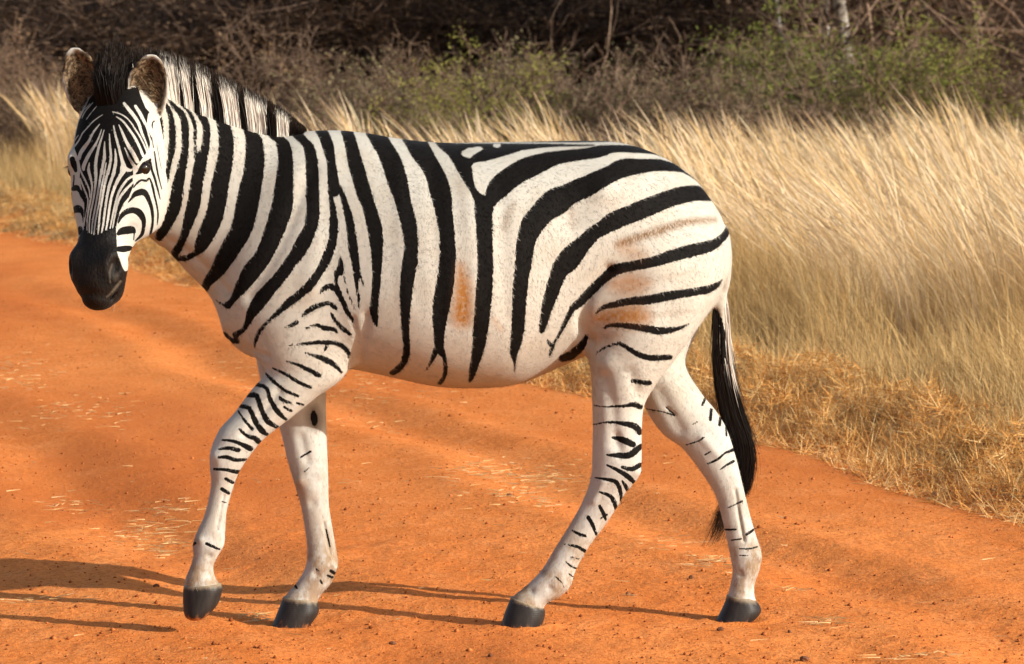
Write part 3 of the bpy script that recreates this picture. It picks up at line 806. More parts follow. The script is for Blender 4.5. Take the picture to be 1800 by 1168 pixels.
('head',1,'s',[(-945.1,1352.2,9),(-950.4,1324.4,5.1),(-939,1300.4,6.4),(-930.5,1270.5,5.8),(-927.5,1245.1,6.4)]),
('head',1,'s',[(-957.4,1245.2,3.8),(-948.2,1246.3,8.9),(-937.9,1250.2,7.7)]),
('head',1,'s',[(-1134.5,1234.7,1.8),(-1128.1,1208.9,2.2),(-1112,1180.4,2.2),(-1102,1158,2),(-1100.1,1140.4,1.3)]),
('head',1,'s',[(-1128.6,1187,2.2),(-1117.3,1162.6,2.2),(-1108.3,1143.6,2),(-1105.2,1130,1.5),(-1108.7,1104.9,1),(-1112.7,1079.9,0.9),(-1112.9,1066.1,0.8)]),
('head',1,'s',[(-1100.5,1133,0.9),(-1104.6,1108,0.9),(-1107.8,1077.2,0.8)]),
('head',1,'s',[(-1103.6,1228.7,1.3),(-1105.1,1209.5,3.8),(-1098,1186,3.1),(-1094.7,1165.5,2.2),(-1096.9,1136.8,1.8),(-1102.7,1105.1,1.5),(-1105.7,1080.2,1.4),(-1105.8,1055.8,1.3)]),
('head',1,'s',[(-1084.4,1203.9,3.7),(-1085.6,1172.1,3.1),(-1090.6,1133.2,2.4),(-1097,1101.6,2.2),(-1099.8,1073.5,1.8),(-1098.9,1047.3,1.3)]),
('head',1,'s',[(-1070,1212.9,3.1),(-1074.6,1177.6,2.8),(-1081.3,1133.4,2.4),(-1087.6,1098.1,2.3),(-1091.4,1071.8,2),(-1092.7,1047.5,1.4)]),
('head',1,'s',[(-1058.4,1229.3,1.5),(-1062.4,1201.3,2.4),(-1069,1165.9,2.3),(-1074.4,1126.6,2.2),(-1081,1093.1,2.2),(-1084.6,1063.2,2),(-1086.4,1044.3,1.3)]),
('head',1,'s',[(-1052.4,1210.2,3.3),(-1060,1176.3,3.1),(-1065.7,1141,2.8),(-1071.4,1102,2.4),(-1073.7,1067,2.3),(-1075.3,1045.9,1.4)]),
('head',1,'s',[(-1036.1,1204.4,3.8),(-1047.2,1174.9,3.7),(-1054.1,1141.1,3.1),(-1058.6,1105.8,2.8),(-1062.2,1070.7,2.5),(-1066.1,1048.9,1.5)]),
('head',1,'s',[(-1014.9,1204.4,5.1),(-1027.8,1181.5,4.3),(-1039.7,1151.4,3.3),(-1046.2,1119.8,3.1),(-1050,1088.3,2.8),(-1054.7,1056.6,1.8)]),
('head',1,'s',[(-987.2,1196.8,1.9),(-990.1,1193.9,2.5),(-1002.9,1185.2,2.9),(-1020.9,1158.8,3.1),(-1030.5,1130.9,2.4),(-1038.3,1094.7,2.2),(-1044.4,1060.5,1.5)]),
('head',1,'s',[(-987.8,1179.1,2.3),(-1007,1158.7,3.4),(-1022.8,1135.2,3.1),(-1031.1,1102.9,2.5),(-1037.8,1062.6,1.5)]),
('head',1,'s',[(-985.6,1216.1,3.2),(-983.5,1199.7,3.2),(-985.6,1180.6,1.9)]),
('head',1,'s',[(-1101.1,1384.9,1),(-1114.7,1369.9,1.3),(-1123.9,1357.9,1.4),(-1129.7,1344.5,1)]),
('head',1,'s',[(-1109.2,1381.7,0.9),(-1121.6,1368.2,1)]),
('head',1,'s',[(-1089.1,1376.2,0.8),(-1103.9,1358.3,1),(-1115.9,1341.9,1)]),
('head',2,'s',[(-942.8,1294.7,1),(-938.2,1267.9,1)]),
('head',2,'s',[(-936.3,1257.5,1.6),(-931.6,1224.6,2.1),(-927.2,1197.7,2.1),(-918.2,1158.4,1)]),
('head',2,'s',[(-930.9,1273.9,0.6),(-920.1,1211.9,0.6)]),
('head',2,'s',[(-934.5,1362.6,3),(-933,1369.4,1.5)]),
('head',2,'s',[(-942.8,1333,1.5),(-939.1,1336.5,1.8)]),
('head',2,'s',[(-955.4,1309.8,1.2),(-950.6,1283.1,1)]),
('head',2,'s',[(-945.4,1237.3,3),(-948.1,1232.9,4.5),(-956.4,1224.3,8.9),(-963,1214.2,9.6),(-971.5,1205.5,5.2),(-978.6,1201.9,2.2)]),
('head',2,'s',[(-985.5,1165.8,1.5),(-977.5,1176.7,2.5),(-965.9,1184.6,2.8),(-954.8,1182.2,3),(-947.1,1188.4,2.1),(-939.7,1167.3,3),(-934.5,1140.7,2.5),(-929.2,1111.3,2.1),(-928.1,1088.4,2.1),(-931.5,1063.2,1.2)]),
('head',2,'s',[(-998.8,1127.6,1.5),(-986.9,1142.6,4.4),(-979.8,1149.4,7.4),(-965.8,1153.5,8.9),(-956.1,1148.7,7.4),(-948,1130.5,5.3),(-941.6,1106.9,4.2),(-940.6,1074.8,3.1),(-946.3,1048.1,3),(-956.1,1023.1,1.5)]),
('head',2,'s',[(-1023.6,1074.9,2.1),(-1016.6,1091,5.3),(-1004.5,1102.5,7.1),(-987,1106.5,8.2),(-971.8,1099.3,8.9),(-962.2,1080.1,6.2),(-963.1,1059.5,4.5),(-969,1040.3,4.2),(-984.9,1024.2,1.8)]),
('head',2,'s',[(-1022.7,1046.9,5.3),(-1013.7,1053.2,9.6),(-1001.4,1054.8,10.7),(-992.1,1055,9.6),(-986.3,1049.3,4.5)]),
('head',2,'s',[(-985.8,1046.2,1.8),(-988.2,1027.9,1.2)]),
('head',2,'s',[(-1020.7,1008,6.6),(-1008.7,1006.9,8.1),(-999.5,1006.4,7.4)]),
('head',2,'s',[(-944.5,1230.5,2.1),(-942.1,1211.8,3),(-934.5,1187.8,3),(-926.9,1156.1,2.1),(-921.8,1131.8,1)]),
('head',2,'s',[(-1151.7,1237.9,7.4),(-1147.1,1223.1,8.2),(-1142.2,1208.3,5.2)]),
('head',2,'s',[(-1130,1158.7,3.6),(-1122.8,1147.1,6.7),(-1112.8,1129.8,4.7),(-1112.4,1115.1,3),(-1113.6,1088.7,1.5)]),
('head',2,'s',[(-1152.5,1158.7,4.5),(-1144.8,1162.3,7.4),(-1136.1,1162.8,7.4),(-1130.9,1154.2,3)]),
('head',2,'s',[(-1155.7,1147.7,2.2),(-1154.8,1128.3,1.2)]),
('head',2,'s',[(-1147.2,1194.8,2.2),(-1147,1184.4,2.2),(-1149,1170,3)]),
('head',2,'s',[(-1150.3,1090.3,3.6),(-1148.3,1101.9,6.7),(-1134.2,1109,10.4),(-1123.2,1104.4,6.7),(-1118.5,1088.5,2.4),(-1117.4,1074.6,1)]),
('head',2,'s',[(-1151.8,1091.1,3),(-1153.3,1077.7,2.4),(-1152.1,1059.8,3),(-1144.9,1043.9,3),(-1136,1033,2.2)]),
('head',2,'s',[(-1125.7,1056.6,8.2),(-1125.1,1048.6,7.4)]),
('head',2,'p',[(-1136.9,1024.1),(-1124.7,1041.3),(-1113.6,1059.5),(-1102.1,1049.7),(-1086.3,1042.8),(-1074.2,1044.4),(-1063.8,1048.9),(-1053.7,1056.2),(-1046.4,1057.6),(-1034.9,1061.9),(-1029,1042.6),(-1024.3,1001.2),(-1014.8,973.1),(-1010.6,961.2),(-1005.5,950.3),(-1000.5,948.8),(-997,955.7),(-982.1,821.7),(-1205.4,821.7),(-1205.4,1000.3),(-1148.8,1006.2)]),
]
TINTS = [
('dirt','body',[(-134.7,958.9,8.9),(-128.8,914.6,20.7),(-128.8,870,25.2),(-130.4,828.1,25.2)],1),
('dirt','body',[(-47.5,821.3,7.4),(-29.7,796.7,8.9)],0.35),
('dirt','body',[(295.5,1004.5,20.9),(335.9,983.4,20.9)],0.45),
('dirt','body',[(268.8,908.7,17.9),(313.5,908.8,32.8),(350.8,911.8,11.9)],0.65),
('dirt','body',[(224.4,817.5,20.9),(276.4,824.6,29.9),(325.4,825.3,29.9),(350.8,819.4,11.9)],0.9),
('dirt','body',[(224.7,771.7,18),(276.4,776.7,14.9)],0.5),
('dirt','body',[(-362.9,657.9,15.1),(-211.7,620.1,18.1),(-60.5,612.6,15.1)],0.3),
('brown','body',[(276.1,1012.1,7.5),(315,1026.7,10.5),(361.7,1041,10.5),(408.7,1055.8,10.5),(456.3,1068.7,9),(504.7,1071.2,7.5),(540.4,1071.7,4.5)],0.8),
('brown','body',[(350.8,916.3,7.5),(418.4,929,7.5),(485.4,942.3,6)],0.18),
('brown','body',[(365.7,826.8,6),(478.1,836.3,4.5)],0.22),
('brown','body',[(6,1122.3,6),(-10.4,1096.1,8.9),(-17.8,1061.1,8.9)],0.38),
('brown','body',[(-140.1,1170.6,7.5),(-129.4,1127.1,10.4),(-126.1,1068.8,8.9)],0.16),
('brown','body',[(153.5,1100.6,10.4),(160.9,1065.1,13.4)],0.3),
('brown','body',[(261.3,1117.6,13.4),(284,1139.5,14.9)],0.16),
('brown','body',[(-229.4,914.6,17.8),(-219.1,877.6,17.8)],0.16),
('grey','body',[(-828.5,240.4,7.4)],0.6),
('grey','body',[(85,144.6,7.5)],0.6),
('grey','body',[(48,94.2,9)],0.5),
('grey','body',[(-863.4,131.7,6)],0.5),
('grey','body',[(295.9,683.8,7.5)],0.4),
('grey','body',[(239.6,689.6,18)],0.12),
('grey','body',[(-794.6,206.9,13.4)],0.35),
('pale','head',[(-1015.7,923.8,2.4),(-1025.7,910.8,3.2),(-1037.3,896.2,2.7),(-1050.4,884.5,1.5)],0.24),
('pale','head',[(-1036.6,968.9,1.2),(-1041.6,947.4,1.3),(-1040.5,922.1,1.3)],0.22),
('pale','head',[(-1024.6,941,5.9),(-1027.5,929.2,4.4)],0.08),
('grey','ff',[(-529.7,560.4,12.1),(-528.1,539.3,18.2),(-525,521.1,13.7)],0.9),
('dirt','ff',[(-570.3,366.9,18.2),(-561.1,336.7,15.2)],0.35),  # brown shading on the inner knee, painted into the coat colour
('grey','ff',[(-481.7,127.7,13.6)],0.5),
('grey','ff',[(-492.6,231.5,4.5),(-484.8,194,4.5)],0.45),
('grey','ff',[(-575.9,95.1,7.6)],0.4),
('grey','fh',[(602.3,342.1,3),(608.1,284.8,3.8),(621.3,209.6,3)],0.4),  # crease shade of the cannon groove, painted in as grey
('grey','fh',[(608.9,88.4,10.7)],0.3),
('grey','fh',[(659.7,155.7,7.6)],0.3),
('dirt','head',[(-990.7,1266.3,5.9),(-977.9,1240,4.4)],0.3),
('brown','head',[(-1080.9,1371.9,29.8),(-1049.5,1364.8,23.8)],0.3),
('dent','body',[(299.4,337.3,4.5),(229.8,234.5,4.5),(173.9,143.8,4.5)],4.4),
('dent','body',[(330.4,409.1,13.5)],-6.8),
('dent','body',[(287.7,456.5,15),(277.2,501.8,15)],6.8),
('dent','body',[(242.6,659.7,18),(266.5,577.4,18),(269.7,486.7,15)],6),
('dent','body',[(248.4,697.6,26.9)],-8.7),
('dent','body',[(310.9,676.2,17.9),(329.4,622.2,15)],6),
('dent','body',[(151.2,89.4,10.6)],-6),
('dent','body',[(99,104.2,9)],5.1),
('dent','body',[(52.5,94.4,7.5)],4.2),
('dent','body',[(240,380.6,12),(217.6,334.8,10.5)],-4.2),
('dent','fh',[(600.7,342.1,4.9),(608.1,284.8,4.9),(621.3,209.6,4.9)],7.6),
('dent','fh',[(434.8,544.4,4.6),(415,561,4.6)],3.4),
('dent','fh',[(396.7,603.7,21.4),(450.1,504.6,21.4)],6.8),
('dent','fh',[(609,118.6,10.7)],5.1),
('dent','fh',[(662.9,162.9,9.1)],-5.1),
('dent','fh',[(510.8,482.4,13.7),(551.8,436.9,13.7)],-5.1),
('dent','ff',[(-500.2,261.6,4.5),(-492.5,224.1,4.5),(-483.3,186.5,4.5)],5.4),
('dent','ff',[(-565.5,373.5,15.2)],-6.8),
('dent','ff',[(-506.6,391.1,13.7)],-5.1),
('dent','ff',[(-530.4,314.9,12.1)],4.2),
('dent','ff',[(-469.9,143.3,9.1)],-5.1),
('dent','ff',[(-520.6,127.6,9.1)],4.2),
('dent','ff',[(-561,488.7,13.6),(-545.6,428.4,13.6)],5.1),
('dent','body',[(-776.5,462,17.9)],-6.8),
('dent','body',[(-727.2,394.5,11.9)],5.1),
('dent','body',[(-752.9,357.5,4.5),(-770.1,272.4,4.5)],4.1),
('dent','body',[(-609.9,628.6,13.4),(-661.8,562,13.4),(-698.6,517.9,11.9)],6.8),
('dent','body',[(-415.8,823.3,7.4),(-406.3,762,7.4),(-430.8,683.1,7.5)],5.1),
('dent','body',[(-378.4,831.4,11.9),(-389.8,762.3,11.9),(-397.7,705.8,10.5)],6.5),
('dent','body',[(-814.3,243.2,10.4)],-5.1),
('dent','body',[(-790.3,202.2,7.4)],5.1),
('dent','body',[(201.1,755.1,13.5),(182.6,809.6,15),(203.1,875.6,16.4),(253.7,946.3,17.9)],15.9),
('dent','body',[(242.2,1154.6,38.9)],-13),
('dent','body',[(156.5,1081.4,44.7)],10.2),
('dent','body',[(-900.1,1017.9,10.5),(-831.9,973.4,12),(-747,885.8,13.4)],5.8),
('dent','body',[(-526.2,1206.8,20.9),(-606.9,1015.4,20.8),(-684.9,880.9,20.8)],7.2),
('dent','body',[(-505.6,1030.5,32.7),(-527.3,912.3,32.7)],-7.2),
('dent','body',[(-758.2,777.2,10.5),(-703.9,738.8,10.5),(-640.7,719.4,8.9)],5.8),
('dent','body',[(373.4,953.3,52.3)],-8.7),
('dent','body',[(418.4,818.4,37.4)],5.8),
('dent','body',[(-209.3,1206.8,20.9),(-185.2,825.3,20.7)],3.6),
('dent','body',[(-119.6,1206.8,20.9),(-91.9,824.8,20.8)],-2.9),
('dent','body',[(-29.8,1163.2,20.9),(-14.8,823.7,20.8)],3.6),
('dent','body',[(-299,1206.8,20.9),(-274,855,20.7)],-2.9),
('dent','head',[(-947.9,1179.5,7.4),(-978.4,1143.4,8.9),(-1012.3,1092.4,8.9)],3.8),
('dent','head',[(-976,1266.3,11.9)],5.8),
('dent','head',[(-1115.8,1265.3,10.4)],4.3),
('dent','head',[(-990.5,1061.7,11.9)],4.3),
('dent','head',[(-1069.7,1165.9,11.9),(-1076.4,1063.3,11.8)],-4.3),
('dent','head',[(-1029.1,1166.2,10.4),(-1042.3,1070.7,10.3)],3.2),
]
# ---------------------------------------------------------------- coat pattern onto the skin
def stroke_sd(x, z, pts):
    """signed distance (m) to a stroke of varying half width"""
    P = np.array(pts) / 1000.0
    best = np.full(len(x), 9.0)
    if len(P) > 2:                                   # rounder bends
        P = catmull(P, 3)
    for a, c in zip(P[:-1], P[1:]):
        dx, dz = c[0] - a[0], c[1] - a[1]
        L = dx * dx + dz * dz + 1e-12
        t = np.clip(((x - a[0]) * dx + (z - a[1]) * dz) / L, 0, 1)
        d = np.hypot(x - a[0] - t * dx, z - a[1] - t * dz) - (a[2] + t * (c[2] - a[2]))
        np.minimum(best, d, out=best)
    return best


def poly_sd(x, z, pts):
    P = np.array(pts) / 1000.0
    best = np.full(len(x), 9.0)
    inside = np.zeros(len(x), bool)
    for a, c in zip(P, np.roll(P, -1, axis=0)):
        dx, dz = c[0] - a[0], c[1] - a[1]
        L = dx * dx + dz * dz + 1e-12
        t = np.clip(((x - a[0]) * dx + (z - a[1]) * dz) / L, 0, 1)
        np.minimum(best, np.hypot(x - a[0] - t * dx, z - a[1] - t * dz), out=best)
        cr = ((a[1] > z) != (c[1] > z)) & (x < dx * (z - a[1]) / (dz if abs(dz) > 1e-9 else 1e-9) + a[0])
        inside ^= cr
    return np.where(inside, -best, best)


# sculpted hollows and swellings of muscle, tendon and joint on both flanks
no = mesh_no(body_me)
_reg = {'head': v_head, 'ff': v_ff, 'fh': v_fh, 'body': ~(v_head | v_ff | v_fh)}
push = np.zeros(len(co))
for at, reg, pts, dep in TINTS:
    if at != 'dent': continue
    ids = np.nonzero(_reg[reg] & (np.abs(no[:, 1]) > 0.15))[0]
    sg = np.mean([q[2] for q in pts]) / 1000.0
    line = [(q[0], q[1], 0.0) for q in pts]
    if len(line) == 1: line = [line[0], (line[0][0] + 1, line[0][1], 0.0)]
    d_ = stroke_sd(co[ids, 0], co[ids, 2], line)
    push[ids] += -dep / 1000.0 * np.exp(-(d_ / sg) ** 2) * np.clip((np.abs(no[ids, 1]) - .15) / .4, 0, 1)
co = co + no * push[:, None]
body_me.vertices.foreach_set('co', co.astype(np.float32).ravel())
body_me.update()

region = {'head': v_head, 'ff': v_ff, 'fh': v_fh}
region['body'] = ~(v_head | v_ff | v_fh)
coat = np.full(len(co), 0.05)
for layer in (0, 1, 2):
    for reg, lay, kind, pts in COAT:
        if lay != layer: continue
        A = np.array(pts) / 1000.0
        pad = 0.06 + (A[:, 2].max() if kind == 's' else 0)
        m = region[reg] & (co[:, 0] > A[:, 0].min() - pad) & (co[:, 0] < A[:, 0].max() + pad) & (co[:, 2] > A[:, 1].min() - pad) & (co[:, 2] < A[:, 1].max() + pad)
        ids = np.nonzero(m)[0]
        if not len(ids): continue
        sd = (stroke_sd if kind == 's' else poly_sd)(co[ids, 0], co[ids, 2], pts)
        coat[ids] = np.maximum(coat[ids], -sd) if layer == 1 else np.minimum(coat[ids], sd)
tint = {'dirt': np.zeros(len(co)), 'brown': np.zeros(len(co)), 'grey': np.zeros(len(co)), 'pale': np.zeros(len(co))}
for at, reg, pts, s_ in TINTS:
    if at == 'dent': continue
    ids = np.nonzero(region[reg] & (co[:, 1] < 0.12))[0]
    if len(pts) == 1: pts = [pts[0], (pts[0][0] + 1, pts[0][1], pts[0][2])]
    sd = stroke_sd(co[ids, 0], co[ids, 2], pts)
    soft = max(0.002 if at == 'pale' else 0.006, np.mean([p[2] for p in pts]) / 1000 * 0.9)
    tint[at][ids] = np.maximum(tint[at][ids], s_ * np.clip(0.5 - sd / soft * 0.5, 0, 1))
# legs are whiter than the creamy flanks
leg = np.clip((0.62 - co[:, 2]) / 0.15, 0, 1)
leg = np.maximum(leg, v_head * 0.8)
ear_in = np.zeros(len(co))
no = mesh_no(body_me)
for base, tip, nrm in (EAR_R, EAR_L):
    E = tip - base
    ln = np.linalg.norm(E); E = E / ln
    N = nrm - E * nrm.dot(E); N /= np.linalg.norm(N)
    T = np.cross(E, N)
    r = co - base
    u = r @ E / ln
    near = v_ear & (np.linalg.norm(r - np.outer(r @ E, E), axis=1) < 0.075) & (u > 0.0) & (u < 1.1)
    ac = np.abs(r @ T) / 0.056
    rim = np.clip((np.maximum(ac, np.clip((u - 0.42) * 1.75, 0, 2) * 0.98) - 0.80) / 0.16, 0, 1)
    ear_in = np.where(near & (no @ N > -0.25), 1.0 - 0.999 * rim, ear_in)
    ear_in = np.where(near & (no @ N <= -0.25), 0.0, ear_in)
    coat[near] = 0.05
fine = np.where(v_head, 0.14, np.clip(0.35 + (co[:, 2] - 0.45) * 3.0, 0.3, 1.0))
muzzle = np.zeros(len(co))
ids = np.nonzero(v_head)[0]
muzzle[ids] = np.clip(0.5 - poly_sd(co[ids, 0], co[ids, 2], COAT[-1][3]) / .004, 0, 1)
dust = np.clip((0.46 - co[:, 2]) / 0.40, 0, 1) * .85 + .40 * np.exp(-((co[:, 2] - .15) / .035) ** 2) + .22 * np.exp(-((co[:, 2] - .40) / .05) ** 2) * (co[:, 0] < -.4)
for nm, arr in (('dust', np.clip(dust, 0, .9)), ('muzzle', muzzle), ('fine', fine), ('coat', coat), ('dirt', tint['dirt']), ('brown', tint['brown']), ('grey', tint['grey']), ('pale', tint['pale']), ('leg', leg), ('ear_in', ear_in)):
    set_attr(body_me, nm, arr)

nt = NT('zebra_coat')
fur_long = nt.objco((420, 420, 95), (0, math.radians(-35), 0))
n_hair = nt.noise(1.0, 2.0, 0.6, fur_long)
n_edge = nt.noise(90.0, 3.0, 0.6, nt.objco())
n_big = nt.noise(9.0, 3.0, 0.55, nt.objco())
sd = nt.attr('coat')
wob = nt.math('ADD', nt.math('MULTIPLY', nt.math('SUBTRACT', n_hair, 0.5), 0.0125), nt.math('MULTIPLY', nt.math('SUBTRACT', n_edge, 0.5), 0.0030))
sdw = nt.math('ADD', sd, nt.math('MULTIPLY', wob, nt.attr('fine')))
white = nt.smooth(sdw, -0.0007, 0.0007)
cream = nt.mix(nt.attr('leg'), (0.445, 0.425, 0.372, 1), (0.435, 0.422, 0.385, 1))
cream = nt.mix(nt.math('MULTIPLY', nt.smooth(n_big, 0.40, 0.75), nt.math('SUBTRACT', 0.75, nt.math('MULTIPLY', nt.attr('leg'), .55))), cream, (0.40, 0.353, 0.285, 1))
cream = nt.mix(nt.math('MULTIPLY', nt.smooth(n_hair, 0.5, 0.8), 0.10), cream, (0.30, 0.25, 0.19, 1))
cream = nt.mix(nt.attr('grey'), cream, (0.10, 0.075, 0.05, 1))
br = nt.math('MULTIPLY', nt.attr('brown'), nt.smooth(n_hair, 0.30, 0.62, 0.45, 1.35))
cream = nt.mix(br, cream, (0.16, 0.085, 0.035, 1))
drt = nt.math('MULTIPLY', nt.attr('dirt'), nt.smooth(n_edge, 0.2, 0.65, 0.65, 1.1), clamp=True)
dusty = nt.noise(22.0, 4.0, 0.65, nt.objco((1, 1, .5)))
cream = nt.mix(nt.math('MULTIPLY', nt.attr('dust'), nt.smooth(dusty, .38, .60)), cream, (0.25, 0.165, 0.090, 1))
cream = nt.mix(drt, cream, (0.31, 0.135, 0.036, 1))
black = nt.mix(nt.smooth(n_hair, 0.4, 0.8), (0.0032, 0.0026, 0.0022, 1), (0.0075, 0.0058, 0.0045, 1))
black = nt.mix(nt.math('MULTIPLY', nt.attr('dirt'), 0.25), black, (0.10, 0.04, 0.015, 1))
col = nt.mix(white, black, cream)
ear_c = nt.mix(nt.smooth(n_edge, 0.4, 0.7), (0.035, 0.023, 0.014, 1), (0.20, 0.14, 0.085, 1))
col = nt.mix(nt.attr('ear_in'), col, ear_c)
hb = nt.math('ADD', nt.math('MULTIPLY', n_hair, 1.0), nt.math('MULTIPLY', n_edge, 0.5))
bmp = nt.bump(hb, 0.11, 0.005)
mz = nt.attr('muzzle')
col = nt.mix(mz, col, nt.mix(nt.smooth(n_big, .4, .65), (0.0035, 0.0026, 0.0022, 1), (0.013, 0.0085, 0.006, 1)))
skin = nt.n('ShaderNodeTexVoronoi')
skin.inputs['Scale'].default_value = 160.0
nt.l(nt.objco((1, 1, .6)), skin.inputs['Vector'])
col = nt.mix(nt.attr('pale'), col, (0.30, 0.24, 0.17, 1))
bmp = nt.bump(nt.math('MULTIPLY', nt.math('ADD', skin.outputs['Distance'], nt.math('MULTIPLY', n_big, 3.0)), mz), 0.35, 0.004, bmp)
p = nt.bsdf(col, nt.math('SUBTRACT', 0.74, nt.math('MULTIPLY', mz, 0.10)), nt.math('ADD', 0.10, nt.math('MULTIPLY', mz, 0.05)), bmp)
p.inputs['Sheen Weight'].default_value = 0.03
p.inputs['Sheen Roughness'].default_value = 0.4
coat_mat = nt.surf(p.outputs[0])

zebra = bpy.data.objects.new('zebra', None)
COL.objects.link(zebra)
tag(zebra, 'striped black and white zebra walking across the red dirt road', 'zebra')
body = link('body', body_me, zebra, coat_mat)

# ---------------------------------------------------------------- hooves
nt = NT('hoof_horn')
ring = nt.n('ShaderNodeTexWave', wave_type='BANDS', bands_direction='Z')
ring.inputs['Scale'].default_value = 60.0
ring.inputs['Distortion'].default_value = 1.5
nt.l(nt.objco(), ring.inputs['Vector'])
hn = nt.noise(60.0, 4.0, 0.6, nt.objco((1, 1, .35)))
hz = nt.attr('height')
hc = nt.mix(hn, (0.005, 0.0045, 0.005, 1), (0.038, 0.032, 0.028, 1))
hc = nt.mix(nt.smooth(nt.math('ADD', hz, nt.math('MULTIPLY', hn, 0.3)), 0.92, 1.2), hc, (0.26, 0.20, 0.13, 1))
hc = nt.mix(nt.smooth(nt.math('ADD', hz, nt.math('MULTIPLY', hn, -0.9)), -0.15, -0.42), hc, (0.36, 0.13, 0.04, 1))
hoof_mat = nt.surf(nt.bsdf(hc, 0.5, 0.22, nt.bump(nt.math('ADD', nt.math('MULTIPLY', ring.outputs['Fac'], 0.07), nt.math('MULTIPLY', hn, 0.5)), 0.35, 0.004)).outputs[0])


def hoof(rows, y, label=None):
    b_ = bmesh.new()
    n = 36
    th = np.linspace(0, 2 * math.pi, n, endpoint=False)
    R = []
    hs = []
    rows = [np.concatenate([S(a[0], a[1], y), S(b2[0], b2[1], y), [w]]) for a, b2, w in rows]
    rr = catmull(rows, 5)
    for k, r in enumerate(rr):
        A, Bp, w = r[:3], r[3:6], r[6]
        m, e = (A + Bp) / 2, (A - Bp) / 2
        c, s2 = np.cos(th), np.sin(th)
        R.append(m + np.outer(c, e) + np.outer(s2 * (1 - 0.12 * c * (c < 0)), SIDE * w))
        hs.append(1 - k / (len(rr) - 1))
    vs = [[b_.verts.new(p_) for p_ in q] for q in R]
    for q, q2 in zip(vs[:-1], vs[1:]):
        for k in range(n):
            b_.faces.new((q[k], q[(k + 1) % n], q2[(k + 1) % n], q2[k]))
    b_.faces.new(vs[0][::-1])
    b_.faces.new(vs[-1])
    bmesh.ops.recalc_face_normals(b_, faces=b_.faces)
    me = bpy.data.meshes.new('hoof')
    b_.to_mesh(me); b_.free()
    set_attr(me, 'height', np.repeat(hs, n))
    o = link('hoof', me, zebra, hoof_mat)
    if label: o['label'] = label
    return o


hoof([((898, 1049), (953, 1066), .040), ((895, 1058), (958, 1074), .044), ((887, 1078), (957, 1087), .049), ((881, 1098), (952, 1101), .052), ((882, 1100.5), (951, 1102.5), .051)], -.120)
hoof([((1277, 1046), (1326, 1052), .039), ((1275, 1056), (1336, 1066), .043), ((1267, 1074), (1337, 1078), .048), ((1259, 1090), (1325, 1091.5), .051), ((1260, 1092), (1324, 1093), .05)], .050)
hoof([((498, 1049), (556, 1054), .039), ((495, 1058), (560, 1066), .043), ((487, 1078), (559, 1080), .049), ((479, 1099), (545, 1100), .052), ((480, 1101.5), (544, 1102.5), .051)], -.020)
hoof([((323, 1030), (388, 1026), .040), ((322, 1040), (391, 1038), .043), ((322, 1062), (383, 1062), .045), ((325, 1082), (368, 1080), .044), ((333, 1089), (358, 1088), .034)], -.248, 'lifted front hoof just clear of the ground')

# ---------------------------------------------------------------- eyes
nt = NT('eye')
eye_mat = nt.surf(nt.bsdf((0.010, 0.006, 0.004, 1), 0.06, 0.6).outputs[0])
nt = NT('eyelid')
lid_mat = nt.surf(nt.bsdf((0.012, 0.009, 0.008, 1), 0.5, 0.3).outputs[0])
for k, c in enumerate(EYES):
    b_ = bmesh.new()
    bmesh.ops.create_uvsphere(b_, u_segments=28, v_segments=16, radius=0.0215)
    me = bpy.data.meshes.new('eye'); b_.to_mesh(me); b_.free()
    e = link('eye', me, zebra, eye_mat)
    e.location = Vector(c)
    sg = 1 if k == 0 else -1
    lv, lf = [], []                                    # lashes on the upper lid
    for q in range(16):
        a = -0.9 + 1.8 * q / 15
        root = np.array(c) + HL * (-0.008) + HF * (0.020 * math.sin(a)) + HW * sg * (0.017 * math.cos(a) + .002)
        tipp = root + HW * sg * 0.020 + HL * 0.010 + HF * 0.010 * math.sin(a)
        i0 = len(lv)
        lv += [root - HF * .0008, root + HF * .0008, tipp]
        lf.append((i0, i0 + 1, i0 + 2))
    lm = mesh_from('eyelashes', np.array(lv) - np.array(c), lf)
    link('eyelashes', lm, e, lid_mat)
# ---------------------------------------------------------------- hair strands as tapered ribbons
def ribbons(name, paths, width, colors, parent, mat):
    """paths (n, k, 3), width (n,), colors (n, k, 3)"""
    n, k, _ = paths.shape
    tang = np.gradient(paths, axis=1)
    ref = np.array([0.0, 1.0, 0.0]) + rng.normal(size=(n, 1, 3)) * 0.45
    side = np.cross(tang, np.broadcast_to(ref, tang.shape))
    side /= (np.linalg.norm(side, axis=2, keepdims=True) + 1e-9)
    taper = np.linspace(1, 0.12, k)[None, :, None] * width[:, None, None] * 0.5
    a, b = paths + side * taper, paths - side * taper
    V = np.stack([a, b], axis=2).reshape(-1, 3)
    C = np.repeat(colors[:, :, None, :], 2, axis=2).reshape(-1, 3)
    base = (np.arange(n) * k * 2)[:, None] + (np.arange(k - 1) * 2)[None, :]
    quad = np.stack([base, base + 1, base + 3, base + 2], axis=-1).reshape(-1, 4)
    me = fast_mesh(name, V, quad.ravel(), np.arange(len(quad)) * 4, np.full(len(quad), 4))
    set_attr(me, 'hair_colour', np.concatenate([C, np.ones((len(C), 1))], 1), 'FLOAT_COLOR')
    return link(name, me, parent, mat)


nt = NT('hair')
hm = nt.bsdf(nt.attr('hair_colour', 0), 0.45, 0.3)
hair_mat = nt.surf(hm.outputs[0])
hm.inputs['Specular IOR Level'].default_value = 0.12
BLACK = np.array([0.007, 0.0055, 0.005])
BROWN = np.array([0.035, 0.020, 0.012])
CREAM = np.array([0.70, 0.665, 0.59])

